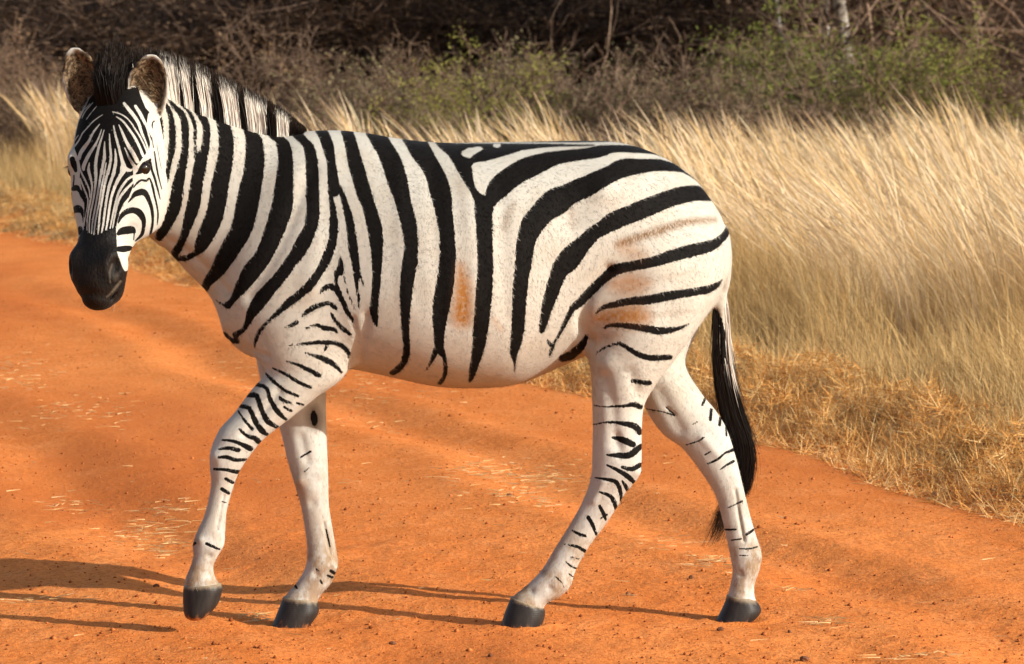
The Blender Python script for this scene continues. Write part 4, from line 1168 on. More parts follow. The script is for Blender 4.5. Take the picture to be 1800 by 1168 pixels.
# mane: crest line (u, base v, top v, y, lean)
CREST = np.array([(222, 176, 92, -.145), (250, 170, 90, -.135), (290, 176, 92, -.120), (320, 188, 100, -.112), (350, 199, 112, -.106), (380, 210, 126, -.100),
                  (410, 219, 142, -.094), (440, 229, 158, -.088), (470, 236, 176, -.082), (500, 240, 197, -.076), (520, 241, 214, -.071), (540, 240, 231, -.067)], float)
WHITE_U = [(222, 240), (294, 319), (326, 343), (355, 378), (397, 425), (439, 470), (488, 508)]
n = 27000
u = rng.uniform(222, 536, n)
bv = np.interp(u, CREST[:, 0], CREST[:, 1]) + rng.uniform(0, 8, n)
tv = np.interp(u, CREST[:, 0], CREST[:, 2])
yy = np.interp(u, CREST[:, 0], CREST[:, 3]) + 0.022 * np.clip((296 - u) / 15, 0, 1)
lat = np.clip(rng.normal(0, .0085, n), -.018, .018)
hgt = (bv - tv + 4) / 658.0 * rng.uniform(0.80, 1.06, n)
hgt *= 1 - 9.0 * np.abs(lat) * rng.uniform(0.2, 1, n)
base = np.array([S(a, b, c) for a, b, c in zip(u, bv, yy)])
base[:, 1] += lat
base[:, 2] -= np.abs(lat) * 0.6
K = 5
t = np.array([0, .4, .78, .88, 1.0])
lean = rng.normal(-0.02, .008, n) - 0.02 + 0.055 * np.clip((u - 440) / 100, 0, 1)
lean_y = lat * 1.0 + rng.normal(0, .006, n)
bend = rng.normal(0, .0025, n)
paths = base[:, None, :] + np.stack([(lean * hgt / .1)[:, None] * t ** 1.6 * 0.35 + bend[:, None] * t ** 2, lean_y[:, None] * t * 0.5, hgt[:, None] * t[None, :] * np.ones((n, 1))], axis=2)
wband = np.zeros(n, bool)
uj = u + rng.normal(0, 1.0, n)
for a, b in WHITE_U: wband |= (uj > a) & (uj < b)
wband &= ~((np.abs(uj - 366) < 2.0) & (rng.uniform(size=n) < .75))
tipd = rng.uniform(0.78, 0.94, n)
nom = (bv - tv + 4) / 658.0
isw = wband[:, None] & (hgt[:, None] * t[None, :] / nom[:, None] < tipd[:, None])
colr = np.where(isw[:, :, None], CREAM * rng.uniform(.88, 1.06, (n, 1, 1)), np.where(t[None, :, None] > .9, BROWN * .7, BLACK) * rng.uniform(.6, 1.5, (n, 1, 1)))
ribbons('mane', paths, rng.uniform(.0017, .0030, n), colr, zebra, hair_mat)

# forelock: dense dark tuft standing on the poll between the ears
n = 5200
tq = rng.uniform(-.035, .050, n)
wq = rng.uniform(-1, 1, n) * (.040 - .25 * np.clip(tq, 0, 1))
fq = np.interp(tq, [-.035, .01, .06], [.035, .062, .074]) - 6.0 * wq ** 2
base = PO + np.outer(tq, HL) + np.outer(fq, HF) + np.outer(wq, HW)
hgt = (.120 - .35 * np.clip(tq + .02, 0, 1)) * (1 - (np.abs(wq) / .05) ** 2 * .4) * rng.uniform(.7, 1.08, n)
upv = np.array([0.0, 0.02, 1.0])
paths = base[:, None, :] + (hgt[:, None] * t)[:, :, None] * upv + ((rng.normal(0, .006, n) + .0)[:, None] * t ** 2)[:, :, None] * np.array([1., 0, 0]) + ((.020 * np.clip((tq + .03) / .08, 0, 1) * rng.uniform(.6, 1.2, n))[:, None] * np.sin(t * 2.2))[:, :, None] * HF
colr = np.where(t[None, :, None] > .88, BROWN * .8, BLACK * .7) * rng.uniform(.6, 1.3, (n, 1, 1))
o = ribbons('forelock', paths, rng.uniform(.0016, .003, n), np.broadcast_to(colr, (n, K, 3)).copy(), zebra, hair_mat)

# ear hair
n = 900
ps, cs = [], []
for base_, tip_, nrm in (EAR_R, EAR_L):
    E = tip_ - base_
    N = nrm / np.linalg.norm(nrm)
    T = np.cross(E / np.linalg.norm(E), N)
    for k in range(n // 2):
        uu = rng.uniform(.12, .8); sd_ = rng.choice([-1, 1])
        p0 = base_ + E * uu + T * sd_ * rng.uniform(.018, .040) + N * (-.004)
        dirn = -T * sd_ * rng.uniform(.008, .026) + E * rng.normal(.02, .09) + N * rng.uniform(.002, .012)
        ps.append(p0 + np.outer(t, dirn))
        cs.append(np.array([.20, .14, .08]) * rng.uniform(.2, 1.6))
ribbons('ear_hair', np.array(ps), np.full(len(ps), .0012), np.repeat(np.array(cs)[:, None, :], K, 1), zebra, hair_mat)

# tail: white hair on one side and black on the other, down to a dark tuft that swings behind the far leg
n = 5200
K2 = 9
tt = np.linspace(0, 1, K2)
s0 = rng.uniform(0, 1, n)                                      # where on the dock it grows
side_ = rng.uniform(-1, 1, n)
TP = catmull(np.array([S(1268, 500, .07), S(1267, 560, .085), S(1269, 640, .10), S(1284, 720, .125), S(1303, 785, .15), S(1300, 845, .17), S(1276, 900, .18), S(1250, 962, .185)]), 8)
arc = np.linspace(0, 1, len(TP))
start = s0 * 0.42
length = rng.uniform(.25, .62, n)
long_ = rng.uniform(size=n) < .55
endp = np.where(long_, np.minimum(start + length + .12, .80 + .20 * rng.uniform(0, 1, n) ** .7), np.minimum(start + length, .78))
par = start[:, None] + (endp - start)[:, None] * tt
ctr = np.stack([np.interp(par, arc, TP[:, c]) for c in range(3)], axis=2)
wid = np.interp(par, [0, .1, .35, .6, .8, 1], [.010, .020, .024, .025, .018, .008])
grow = np.clip((par - start[:, None]) / .05, 0.25, 1)
phi = rng.uniform(0, 2 * math.pi, n)
rad = np.sqrt(rng.uniform(0.05, 1, n))
off = np.stack([side_[:, None] * wid * grow, np.sin(phi)[:, None] * rad[:, None] * wid * .9 * grow, np.zeros_like(wid)], axis=2)
flare = (rng.normal(0, .010, (n, 1)) + np.where(side_ > .4, .006, 0)[:, None]) * tt[None, :] ** 2
off[:, :, 0] += flare
paths = ctr + off
iswh = (side_ > -0.15 + rng.normal(0, .15, n)) & (s0 < .80)
lim = .10 + rng.uniform(.04, .20, (n, 1)) + .08 * np.clip(side_, 0, 1)[:, None]
colr = np.where((iswh[:, None] & (par < lim))[:, :, None], CREAM * rng.uniform(.55, 1.0, (n, 1, 1)), BLACK * rng.uniform(.5, 1.5, (n, 1, 1)))
colr = np.where((par > .86)[:, :, None], BROWN * rng.uniform(.5, 1.6, (n, 1, 1)), colr)
ribbons('tail_hair', paths, rng.uniform(.0018, .0034, n), colr, zebra, hair_mat)

# chin whiskers
n = 90
ps, cs = [], []
for k in range(n):
    p0 = H(rng.uniform(.49, .54), rng.uniform(-.07, -.02), rng.uniform(-.03, .05))
    d_ = HL * rng.uniform(.010, .03) + HW * rng.normal(.01, .012) + HF * rng.normal(-.006, .01)
    ps.append(p0 + np.outer(t, d_))
    cs.append(np.array([.45, .36, .25]) * rng.uniform(.4, 1.2))
ribbons('whiskers', np.array(ps), np.full(n, .0009), np.repeat(np.array(cs)[:, None, :], K, 1), zebra, hair_mat)

# short coat: one fine tapered hair each, swept back and down, in the colour of the skin it grows from
n = 200000
ok = np.nonzero((co[:, 2] > 0.05) & ~v_ear & ~(v_head & (co[:, 2] < 1.02)))[0]
prob = np.where(v_head[ok], 0.06, np.where((co[ok, 2] < 0.70) & ((co[ok, 0] < -0.42) | (co[ok, 0] > 0.2)), 0.25, 1.0))
ids = rng.choice(ok, n, p=prob / prob.sum())
root = co[ids] + rng.normal(0, .0018, (n, 3))
nrm = no[ids]
flow = np.tile(np.array([0.62, 0.0, -0.78]), (n, 1))
flow[co[ids, 2] < 0.6] = (0.1, 0, -1)
flow[co[ids, 0] > 0.35] = (0.75, 0, -0.66)
flow[v_head[ids]] = HL
flow[(co[ids, 2] < 0.6)] = (0.1, 0, -1)
flow = flow + rng.normal(0, .22, (n, 3))
flow -= nrm * (flow * nrm).sum(1, keepdims=True)
flow /= np.linalg.norm(flow, axis=1, keepdims=True) + 1e-9
ln = rng.uniform(.006, .012, n) * np.where(co[ids, 2] < .6, .6, 1.0) * np.where(v_head[ids], .5, 1.0)
tipp = root + flow * ln[:, None] + nrm * (ln * rng.uniform(.08, .28, n))[:, None]
sidev = np.cross(flow, nrm) * rng.uniform(.00035, .0006, (n, 1))
root = root - nrm * .0006
V = np.stack([root + sidev, root - sidev, tipp], 1).reshape(-1, 3)
isb = coat[ids] < 0
shade = rng.uniform(.80, 1.08, (n, 1))
base_c = np.array([.435, .418, .37]) * (1 - leg[ids])[:, None] + np.array([.43, .418, .383]) * leg[ids][:, None]
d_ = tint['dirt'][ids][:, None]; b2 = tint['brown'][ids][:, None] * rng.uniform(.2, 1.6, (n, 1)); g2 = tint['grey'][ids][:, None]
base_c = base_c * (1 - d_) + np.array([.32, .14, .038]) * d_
base_c = base_c * (1 - np.clip(b2, 0, 1)) + np.array([.16, .085, .035]) * np.clip(b2, 0, 1)
du = (dust[ids] * rng.uniform(0, .9, n))[:, None]
base_c = base_c * (1 - du) + np.array([.26, .165, .085]) * du
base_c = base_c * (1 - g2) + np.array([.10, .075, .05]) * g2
cc = np.where(isb[:, None], np.array([.0055, .0043, .0036]) * rng.uniform(.6, 1.6, (n, 1)), base_c * shade)
me = fast_mesh('fur', V, np.arange(n * 3), np.arange(n) * 3, np.full(n, 3))
set_attr(me, 'hair_colour', np.concatenate([np.repeat(cc, 3, 0), np.ones((n * 3, 1))], 1), 'FLOAT_COLOR')
nt = NT('short_hair')
fur_o = link('fur', me, zebra, nt.surf(nt.bsdf(nt.attr('hair_colour', 0), 0.8, 0.03).outputs[0]))
fur_o['kind'] = 'stuff'
# ================================================================ grass
def in_view(x, y, margin):
    d = y + 12.0
    return np.abs(x) < 0.114 * d + margin


def blades(name, root, h, lean, width, col, k=4, curl=1.8, face_jit=0.6, free=False, prof=None):
    """tapered ribbons bending along lean (n,2); col (n,3)"""
    n = len(root)
    t = np.linspace(0, 1, k)
    P = np.empty((n, k, 3))
    P[:, :, 0] = root[:, 0:1] + lean[:, 0:1] * t ** curl
    P[:, :, 1] = root[:, 1:2] + lean[:, 1:2] * t ** curl
    sag = np.sqrt(np.clip(1 - 0.55 * (np.linalg.norm(lean, axis=1) / (h + 1e-6)) ** 2, 0.15, 1))
    P[:, :, 2] = root[:, 2:3] + (h * sag)[:, None] * t
    ang = rng.normal(0, face_jit, n)
    side = np.stack([np.cos(ang), np.sin(ang), np.zeros(n)], 1)[:, None, :]
    if free:                                           # lying strands, turned any way about their own length
        tg = P[:, -1] - P[:, 0]
        sd3 = np.cross(tg, rng.normal(size=(n, 3)))
        side = (sd3 / (np.linalg.norm(sd3, axis=1, keepdims=True) + 1e-9))[:, None, :]
    tw = (np.linspace(1, 0.10, k) if prof is None else np.array(prof))[None, :, None] * width[:, None, None] * 0.5
    m = 2 * (k - 1) + 1                                # pairs of edge points and one tip
    V = np.concatenate([np.stack([P + side * tw, P - side * tw], 2)[:, :-1].reshape(n, -1, 3), P[:, -1:]], 1).reshape(-1, 3)
    o_ = (np.arange(n) * m)[:, None]
    quad = (o_[:, :, None] + (np.arange(k - 2) * 2)[None, :, None] + np.array([0, 1, 3, 2])[None, None]).reshape(n, -1)
    tri = o_ + np.array([[2 * (k - 2), 2 * (k - 2) + 1, 2 * (k - 1)]])
    flat = np.concatenate([quad, tri], 1).ravel()
    tot = np.tile([4] * (k - 2) + [3], n)
    start = np.concatenate([[0], np.cumsum(tot)[:-1]])
    me = fast_mesh(name, V, flat, start, tot)
    C = np.repeat(col, m, 0)
    set_attr(me, 'blade_colour', np.concatenate([C, np.ones((len(C), 1))], 1), 'FLOAT_COLOR')
    return me


nt = NT('dry_grass')
bc = nt.attr('blade_colour', 0)
df = nt.bsdf(bc, 0.6, 0.25)
tr = nt.n('ShaderNodeBsdfTranslucent')
nt.l(bc, tr.inputs[0])
mx = nt.n('ShaderNodeMixShader')
mx.inputs[0].default_value = 0.42
nt.l(df.outputs[0], mx.inputs[1]); nt.l(tr.outputs[0], mx.inputs[2])
grass_mat = nt.surf(mx.outputs[0])

STRAW = np.array([[.75, .56, .32], [.72, .50, .25], [.77, .62, .40], [.66, .45, .21], [.72, .56, .38], [.56, .41, .24], [.60, .38, .17]])


def scatter(n, s_lo, s_hi, y_lo, y_hi, margin, dens=None):
    out = []
    tot = 0
    while tot < n:
        y = rng.uniform(y_lo, y_hi, n * 3)
        x = rng.uniform(-1, 1, n * 3) * (0.114 * (y + 12) + margin)
        ok = rng.uniform(size=n * 3) < (0.114 * (y + 12) + margin) / (0.114 * (y_hi + 12) + margin)
        s = road_s(x, y)
        ok &= (s > s_lo) & (s < s_hi)
        if dens is not None: ok &= rng.uniform(size=n * 3) < dens(x, y, s)
        p = np.stack([x, y], 1)[ok]
        out.append(p); tot += len(p)
    return np.concatenate(out)[:n]


def grass_end(x):
    """the ragged far side of the tall grass"""
    return 21 + np.clip(-x - .3, 0, 5) * 3.4 + 13 * fbm(x * .55 + 4.2, x * 0 + .5, 19, 3)


# tall tussocks of straw-coloured grass leaning left
nc = 1050
cl = scatter(nc, 1.55, 60, 3, 37, 1.2, lambda x, y, s: (y < grass_end(x)) * np.clip((s - 1.3) / 1.0, .15, 1) * np.clip(.35 + 2.4 * (fbm(x * .8, y * .5, 83, 2) + .3), .15, 1))
per = 110
cs = road_s(cl[:, 0], cl[:, 1])
ch = rng.uniform(.50, 1.02, nc) * np.clip(.98 + 1.7 * fbm(cl[:, 0] * .75, cl[:, 1] * .45, 77, 2), .55, 1.4) * np.clip(.82 + .10 * cl[:, 0], .74, 1.05) * np.clip(0.45 + (cs - 1.5) / 1.8, .42, 1)
ch = np.minimum(ch, rng.uniform(.72, .90, nc))
ctone = np.where(rng.uniform(size=nc) < .22, .66, 1.0)[:, None]
clean = np.stack([-rng.uniform(-.12, .50, nc), rng.normal(-.04, .14, nc)], 1)
ctint = STRAW[rng.integers(0, len(STRAW), nc)] * rng.uniform(.84, 1.12, (nc, 1)) * ctone
ctint = ctint * (1 - np.clip((3.4 - cs) / 1.6, 0, 1)[:, None] * np.array([.18, .28, .42]))        # the lower grass near the road is browner
n = nc * per
ra = rng.uniform(0, 2 * math.pi, n); rr_ = np.sqrt(rng.uniform(0, 1, n))
rad = np.stack([np.cos(ra), np.sin(ra)], 1) * rr_[:, None]
rt = np.repeat(cl, per, 0) + rad * np.repeat(rng.uniform(.07, .22, nc), per)[:, None]
h = np.repeat(ch, per) * rng.uniform(.40, 1.10, n)
lean = (np.repeat(clean, per, 0) + rad * rng.uniform(.1, .85, (n, 1)) + rng.normal(0, .16, (n, 2))) * h[:, None]
col = np.repeat(ctint, per, 0) * rng.uniform(.8, 1.2, (n, 1))
root = np.column_stack([rt, ground_z(rt[:, 0], rt[:, 1]) - .02])
wd = rng.uniform(.0018, .0042, n) * np.clip((rt[:, 1] + 12) / 24, .9, 1.7)
g = link('tall_grass', blades('tall_grass', root, h, lean, wd, np.clip(col, 0, .85), curl=1.9, face_jit=.9), None, grass_mat)
tag(g, 'tall golden dry grass leaning left behind the zebra', 'grass', kind='stuff')

# thin flowering stems arching over to the left above the rest
nc = 700
cl = scatter(nc, 1.7, 60, 4, 37, 1.0, lambda x, y, s: (y < grass_end(x) - 1) * np.clip(fbm(x * .7, y * .4, 91, 2) * 3 + .6, .08, 1))
per = 13
n = nc * per
rt = np.repeat(cl, per, 0) + rng.normal(0, .05, (n, 2))
h = np.repeat(rng.uniform(.70, 1.0, nc), per) * rng.uniform(.8, 1.1, n)
lean = np.stack([-(np.repeat(rng.uniform(.15, .65, nc), per) + rng.normal(0, .10, n)) * h, rng.normal(-.03, .12, n)], 1)
col = STRAW[rng.integers(0, 5, n)] * rng.uniform(.8, 1.25, (n, 1))
for u_, d_, hh in ((1640, 23, 1.22), (1665, 24, 1.2), (1330, 25, .95), (1240, 26, 1.0), (950, 29, 1.10), (905, 30, 1.0), (1745, 25, 1.0), (1500, 26, .95), (60, 40, .95)):
    m_ = 46
    X_, Y_ = (u_ - 900) / 7896 * d_ + .25, d_ - 12
    rt = np.concatenate([rt, np.column_stack([rng.normal(X_, .07, m_), rng.normal(Y_, .08, m_)])])
    h2 = hh * rng.uniform(.75, 1.08, m_)
    h = np.concatenate([h, h2])
    lean = np.concatenate([lean, np.column_stack([-rng.uniform(.12, .42, m_) * h2, rng.normal(0, .1, m_)])])
    col = np.concatenate([col, STRAW[rng.integers(0, 5, m_)] * rng.uniform(.8, 1.2, (m_, 1))])
n = len(rt)
root = np.column_stack([rt, ground_z(rt[:, 0], rt[:, 1]) - .02])
g = link('grass_stems', blades('grass_stems', root, h, lean, rng.uniform(.003, .0055, n) * np.clip((rt[:, 1] + 12) / 22, .9, 1.7), np.clip(col, 0, .85), k=7, curl=2.3, prof=(.9, .7, .55, .5, .8, 1.5, .3)), None, grass_mat)
tag(g, 'thin pale grass stems standing above the golden grass', 'grass', kind='stuff')

# shorter brown grass between the bank and the tall grass
n = 72000
rt = scatter(n, 0.42, 3.0, 1.5, 32, 0.7, lambda x, y, s: np.clip((22.0 / (y + 12)) ** 2, 0, 1) * np.clip(1.2 - np.abs(s - 1.4) / 1.5, .05, 1) * np.clip(.55 + 3.2 * fbm(x * 1.6, y * .9, 71, 3), .06, 1))
h = rng.uniform(.10, .46, n) * np.clip(road_s(rt[:, 0], rt[:, 1]) / 1.3, .35, 1.2)
lean = (np.stack([-rng.uniform(-.2, .7, n), rng.normal(0, .4, n)], 1)) * h[:, None]
col = np.array([[.66, .45, .19], [.74, .54, .26], [.52, .33, .13], [.64, .40, .15]])[rng.integers(0, 4, n)] * rng.uniform(.6, 1.2, (n, 1))
root = np.column_stack([rt, ground_z(rt[:, 0], rt[:, 1]) - .01])
g = link('short_grass', blades('short_grass', root, h, lean, rng.uniform(.003, .006, n), col, k=3, face_jit=1.2), None, grass_mat)
tag(g, 'short brown grass on the verge in front of the tall grass', 'grass', kind='stuff')

# matted dead grass heaped along the road's edge
n = 80000
rt = scatter(n, -0.16, 0.66, 0.8, 30, 0.6, lambda x, y, s: np.clip((17.0 / (y + 12)) ** 2.0, 0, 1) * np.clip(1.25 - np.abs(s - .24) / .42, .0, 1))
s = road_s(rt[:, 0], rt[:, 1])
lump = np.clip(fbm(rt[:, 0] * 5.0, rt[:, 1] * 3.0, 57, 3) * 2.2 + .45, 0, 1)
mound = np.clip(s / .30 + .30, 0, 1) * np.clip((.75 - s) / .35, 0, 1) * (.01 + .15 * lump ** 1.8)
z = ground_z(rt[:, 0], rt[:, 1]) + mound * rng.uniform(0, 1, n) ** .45
ang = rng.uniform(0, 2 * math.pi, n)
ln = rng.uniform(.025, .09, n)
lean = np.stack([np.cos(ang), np.sin(ang) * .8], 1) * ln[:, None]
h = np.abs(rng.normal(.0, .04, n)) + .008
col = np.array([[.78, .40, .11], [.84, .50, .17], [.66, .30, .07], [.86, .60, .27], [.46, .20, .045]])[rng.integers(0, 5, n)] * rng.uniform(.65, 1.15, (n, 1))
me = blades('mat', np.column_stack([rt, z]), h, lean, rng.uniform(.0025, .005, n), col, k=3, curl=1.0, free=True)
g = link('matted_grass', me, None, grass_mat)
tag(g, 'heaped mat of dead orange brown grass along the edge of the road', 'dead grass', kind='stuff')

# loose straw on the road, most of it in the wheel tracks
SP = []
def patch(u, v, n, ru, rv):
    """n straws round the spot seen at (u, v) on the survey plan"""
    d = 7896 * 1.6 / (v - 37)
    cx, cy = (u - 900) / 7896 * d, d - 12
    SP.append(np.column_stack([rng.normal(cx, ru * d / 7896, n), rng.normal(cy, rv, n)]))
for a in [(255, 925, 90, 28, .20), (300, 950, 50, 22, .14), (130, 880, 40, 30, .22), (300, 893, 40, 30, .12), (450, 1082, 45, 12, .03), (360, 1065, 20, 20, .05),
          (870, 826, 130, 40, .25), (960, 835, 110, 40, .22), (900, 868, 60, 45, .30), (930, 885, 40, 30, .2), (1255, 993, 70, 18, .10), (1170, 950, 35, 25, .15),
          (30, 678, 110, 35, .5), (110, 722, 70, 45, .45), (180, 730, 60, 40, .45), (20, 640, 60, 25, .5), (1455, 1095, 45, 18, .05), (1600, 1160, 30, 40, .03),
          (670, 690, 60, 45, .8), (640, 680, 50, 30, .7), (1390, 1040, 20, 16, .06), (1770, 912, 30, 25, .1), (470, 660, 60, 50, .8), (60, 1060, 25, 70, .06), (550, 845, 10, 60, .3)]:
    patch(*a)
n = 220
y = rng.uniform(-.9, 14, n)
SP.append(np.column_stack([rng.uniform(-1, 1, n) * (.114 * (y + 12) + .5), y]))
rt = np.concatenate(SP)
rt = rt[road_s(rt[:, 0], rt[:, 1]) < .2]
n = len(rt)
ang = rng.normal(0, .7, n) + math.pi * rng.integers(0, 2, n)
ln = rng.uniform(.015, .07, n)
lean = np.stack([np.cos(ang), np.sin(ang)], 1) * ln[:, None]
col = np.array([[.74, .50, .22], [.66, .42, .17], [.78, .57, .29]])[rng.integers(0, 3, n)] * rng.uniform(.7, 1.1, (n, 1))
me = blades('straw', np.column_stack([rt, ground_z(rt[:, 0], rt[:, 1]) + .006]), rng.uniform(.004, .014, n), lean, rng.uniform(.0022, .0042, n), col, k=3, curl=1.0, free=True)
g = link('straw', me, None, grass_mat)
tag(g, 'loose bits of pale straw scattered along the wheel tracks', 'straw', kind='stuff')

# ================================================================ crumbs and stones
def stone_mesh(name, r, seed, sub=1):
    b_ = bmesh.new()
    bmesh.ops.create_icosphere(b_, subdivisions=sub, radius=1.0)
    rs = np.random.default_rng(seed)
    ax = rs.uniform(.65, 1.2, 3)
    for v in b_.verts:
        v.co = Vector([v.co[k] * ax[k] * r * rs.uniform(.78, 1.15) for k in range(3)])
    me = bpy.data.meshes.new(name)
    b_.to_mesh(me); b_.free()
    return me


n = 7000
y = -0.95 + 15 * rng.uniform(0, 1, n) ** 1.7
x = rng.uniform(-1, 1, n) * (.114 * (y + 12) + .4)
keep = (road_s(x, y) < .25) & (vnoise(x * 2.3, y * 1.2, 66) > .25)
x, y = x[keep], y[keep]
n = len(x)
unit = np.array([(1, 0, 0), (-1, 0, 0), (0, 1, 0), (0, -1, 0), (0, 0, 1), (0, 0, -1)], float)
tris = np.array([(0, 2, 4), (2, 1, 4), (1, 3, 4), (3, 0, 4), (2, 0, 5), (1, 2, 5), (3, 1, 5), (0, 3, 5)])
r = np.clip(rng.lognormal(math.log(.0030), .45, n), .0012, .009)
V = (unit[None] * rng.uniform(.6, 1.35, (n, 6, 1)) * r[:, None, None])
V[:, :, 2] *= .75
ca, sa = np.cos(a_ := rng.uniform(0, 6.28, n)), np.sin(a_)
V = np.stack([V[:, :, 0] * ca[:, None] - V[:, :, 1] * sa[:, None], V[:, :, 0] * sa[:, None] + V[:, :, 1] * ca[:, None], V[:, :, 2]], -1)
V += np.column_stack([x, y, ground_z(x, y) + r * .35])[:, None, :]
T3 = (tris[None] + (np.arange(n) * 6)[:, None, None]).reshape(-1, 3)
nt = NT('clod')
cn = nt.noise(25.0, 3.0, 0.6, nt.objco())
clod_mat = nt.surf(nt.bsdf(nt.mix(nt.smooth(cn, .4, .65), (0.20, 0.055, 0.017, 1), (0.50, 0.17, 0.05, 1)), .95, .05).outputs[0])
me = fast_mesh('crumbs', V.reshape(-1, 3), T3.ravel(), np.arange(len(T3)) * 3, np.full(len(T3), 3))
g = link('dirt_crumbs', me, None, clod_mat, smooth=False)
tag(g, 'fine crumbs of red earth and grit strewn over the road', 'grit', kind='stuff')

nt = NT('stone')
cn = nt.noise(70.0, 4.0, 0.6, nt.objco())
oi = nt.n('ShaderNodeObjectInfo')
sc_ = nt.mix(oi.outputs['Random'], (0.16, 0.06, 0.028, 1), (0.30, 0.13, 0.06, 1))
stone_mat = nt.surf(nt.bsdf(nt.mix(cn, sc_, (0.07, 0.03, 0.018, 1)), .9, .1, nt.bump(cn, .4, .004)).outputs[0])
STONES = [(1266, 1107, .0085, 'pale reddish stone just below the farthest right hind hoof'), (1645, 874, .015, 'dark round stone at the foot of the matted grass bank'),
          (1103, 1047, .0075, 'small stone on the road between the two hind hooves'), (1215, 1019, .0095, 'dark clod on the road left of the far hind fetlock'),
          (690, 1131, .0085, 'small brown stone at the bottom between front and hind hooves'), (1414, 1160, .012, 'pale stone at the bottom edge right of the hind hooves'),
          (275, 1036, .008, 'small dark stone in the shadow left of the lifted hoof'), (862, 1157, .007, 'tiny dark stone at the bottom edge below the near hind hoof'),
          (895, 877, .009, 'dark clod beside the straw patch under the belly'), (1388, 1110, .006, 'tiny stone right of the far hind hoof near the straw')]
for k, (u, v, r, lab) in enumerate(STONES):
    d = 7896 * 1.6 / (v - 37)
    X, Y = (u - 900) / 7896 * d, d - 12
    o = link('stone', stone_mesh('stone', r, 100 + k, 2), None, stone_mat, smooth=False)
    o.location = (X, Y, float(ground_z(X, Y)) + r * .45)
    tag(o, lab, 'stone', 'stones on the road')

# ================================================================ bushes and trees
def branch_segments(r_, height, n0, n1, n2, n3, spread, r0=.035, up=.75, stem_from=0.0):
    """levels of branches -> list of (polyline, radii) per level"""
    levels = []
    first = []
    for k in range(n0):
        a = r_.uniform(0, 2 * math.pi)
        tilt = r_.uniform(.05, 1) * spread
        d = np.array([math.cos(a) * tilt, math.sin(a) * tilt, 1.0]); d /= np.linalg.norm(d)
        L = height * r_.uniform(.65, 1.0)
        m = 7
        pts = [np.array([r_.normal(0, .12 * spread), r_.normal(0, .12 * spread), -.1])]
        for q in range(m - 1):
            d = d + r_.normal(0, .13, 3); d[2] = max(d[2], .15); d /= np.linalg.norm(d)
            pts.append(pts[-1] + d * L / (m - 1))
        first.append((np.array(pts), np.linspace(r0 * r_.uniform(.6, 1.1), r0 * .25, m)))
    levels.append(first)
    par = first
    for lev, (cnt, fl, m, rr) in enumerate(((n1, .45, 5, .40), (n2, .22, 4, .17), (n3, .11, 3, .085))):
        cur = []
        for k in range(cnt):
            P, R = par[r_.integers(0, len(par))]
            f = r_.uniform(max(.18, stem_from if lev == 0 else .1), 1.0) * (len(P) - 1)
            i = min(int(f), len(P) - 2)
            p0 = P[i] + (P[i + 1] - P[i]) * (f - i)
            d0 = (P[i + 1] - P[i]); d0 = d0 / (np.linalg.norm(d0) + 1e-9)
            d = d0 * .5 + r_.normal(0, .75, 3); d[2] += up * .35; d /= np.linalg.norm(d)
            L = height * fl * r_.uniform(.5, 1.25)
            pts = [p0]
            for q in range(m - 1):
                d = d + r_.normal(0, .22, 3); d /= np.linalg.norm(d)
                pts.append(pts[-1] + d * L / (m - 1))
            cur.append((np.array(pts), np.linspace(max(r0 * rr, .004), max(r0 * rr * .4, .0025), m)))
        levels.append(cur)
        par = cur
    return levels


def tubes(name, levels, sides=(6, 4, 3, 3)):
    Vs, Fs, off = [], [], 0
    for lev, ns in zip(levels, sides):
        th = np.linspace(0, 2 * math.pi, ns, endpoint=False)
        for P, R in lev:
            T = np.gradient(P, axis=0); T /= np.linalg.norm(T, axis=1, keepdims=True) + 1e-9
            ref = np.array([.31, .77, .55])
            A = np.cross(T, ref); A /= np.linalg.norm(A, axis=1, keepdims=True) + 1e-9
            Bv = np.cross(T, A)
            ring = P[:, None, :] + (A[:, None, :] * np.cos(th)[None, :, None] + Bv[:, None, :] * np.sin(th)[None, :, None]) * R[:, None, None]
            m = len(P)
            Vs.append(ring.reshape(-1, 3))
            b = off + (np.arange(m - 1) * ns)[:, None] + np.arange(ns)[None]
            b2 = off + (np.arange(m - 1) * ns)[:, None] + ((np.arange(ns) + 1) % ns)[None]
            Fs.append(np.stack([b, b2, b2 + ns, b + ns], -1).reshape(-1, 4))
            off += m * ns
    V, F = np.concatenate(Vs), np.concatenate(Fs)
    return fast_mesh(name, V, F.ravel(), np.arange(len(F)) * 4, np.full(len(F), 4))


def leaves(name, levels, count, size, r_, jitter=.05):
    pts = np.concatenate([P[1:] for lev in levels[2:] for P, R in lev])
    c = pts[r_.integers(0, len(pts), count)] + r_.normal(0, jitter, (count, 3))
    a = r_.normal(size=(count, 3)); a /= np.linalg.norm(a, axis=1, keepdims=True)
    b = np.cross(a, r_.normal(size=(count, 3))); b /= np.linalg.norm(b, axis=1, keepdims=True) + 1e-9
    s = size * r_.uniform(.5, 1.3, (count, 1))
    V = np.stack([c - a * s, c + b * s * .42, c + a * s, c - b * s * .42], 1).reshape(-1, 3)
    F = np.arange(count * 4)
    return fast_mesh(name, V, F, np.arange(count) * 4, np.full(count, 4))


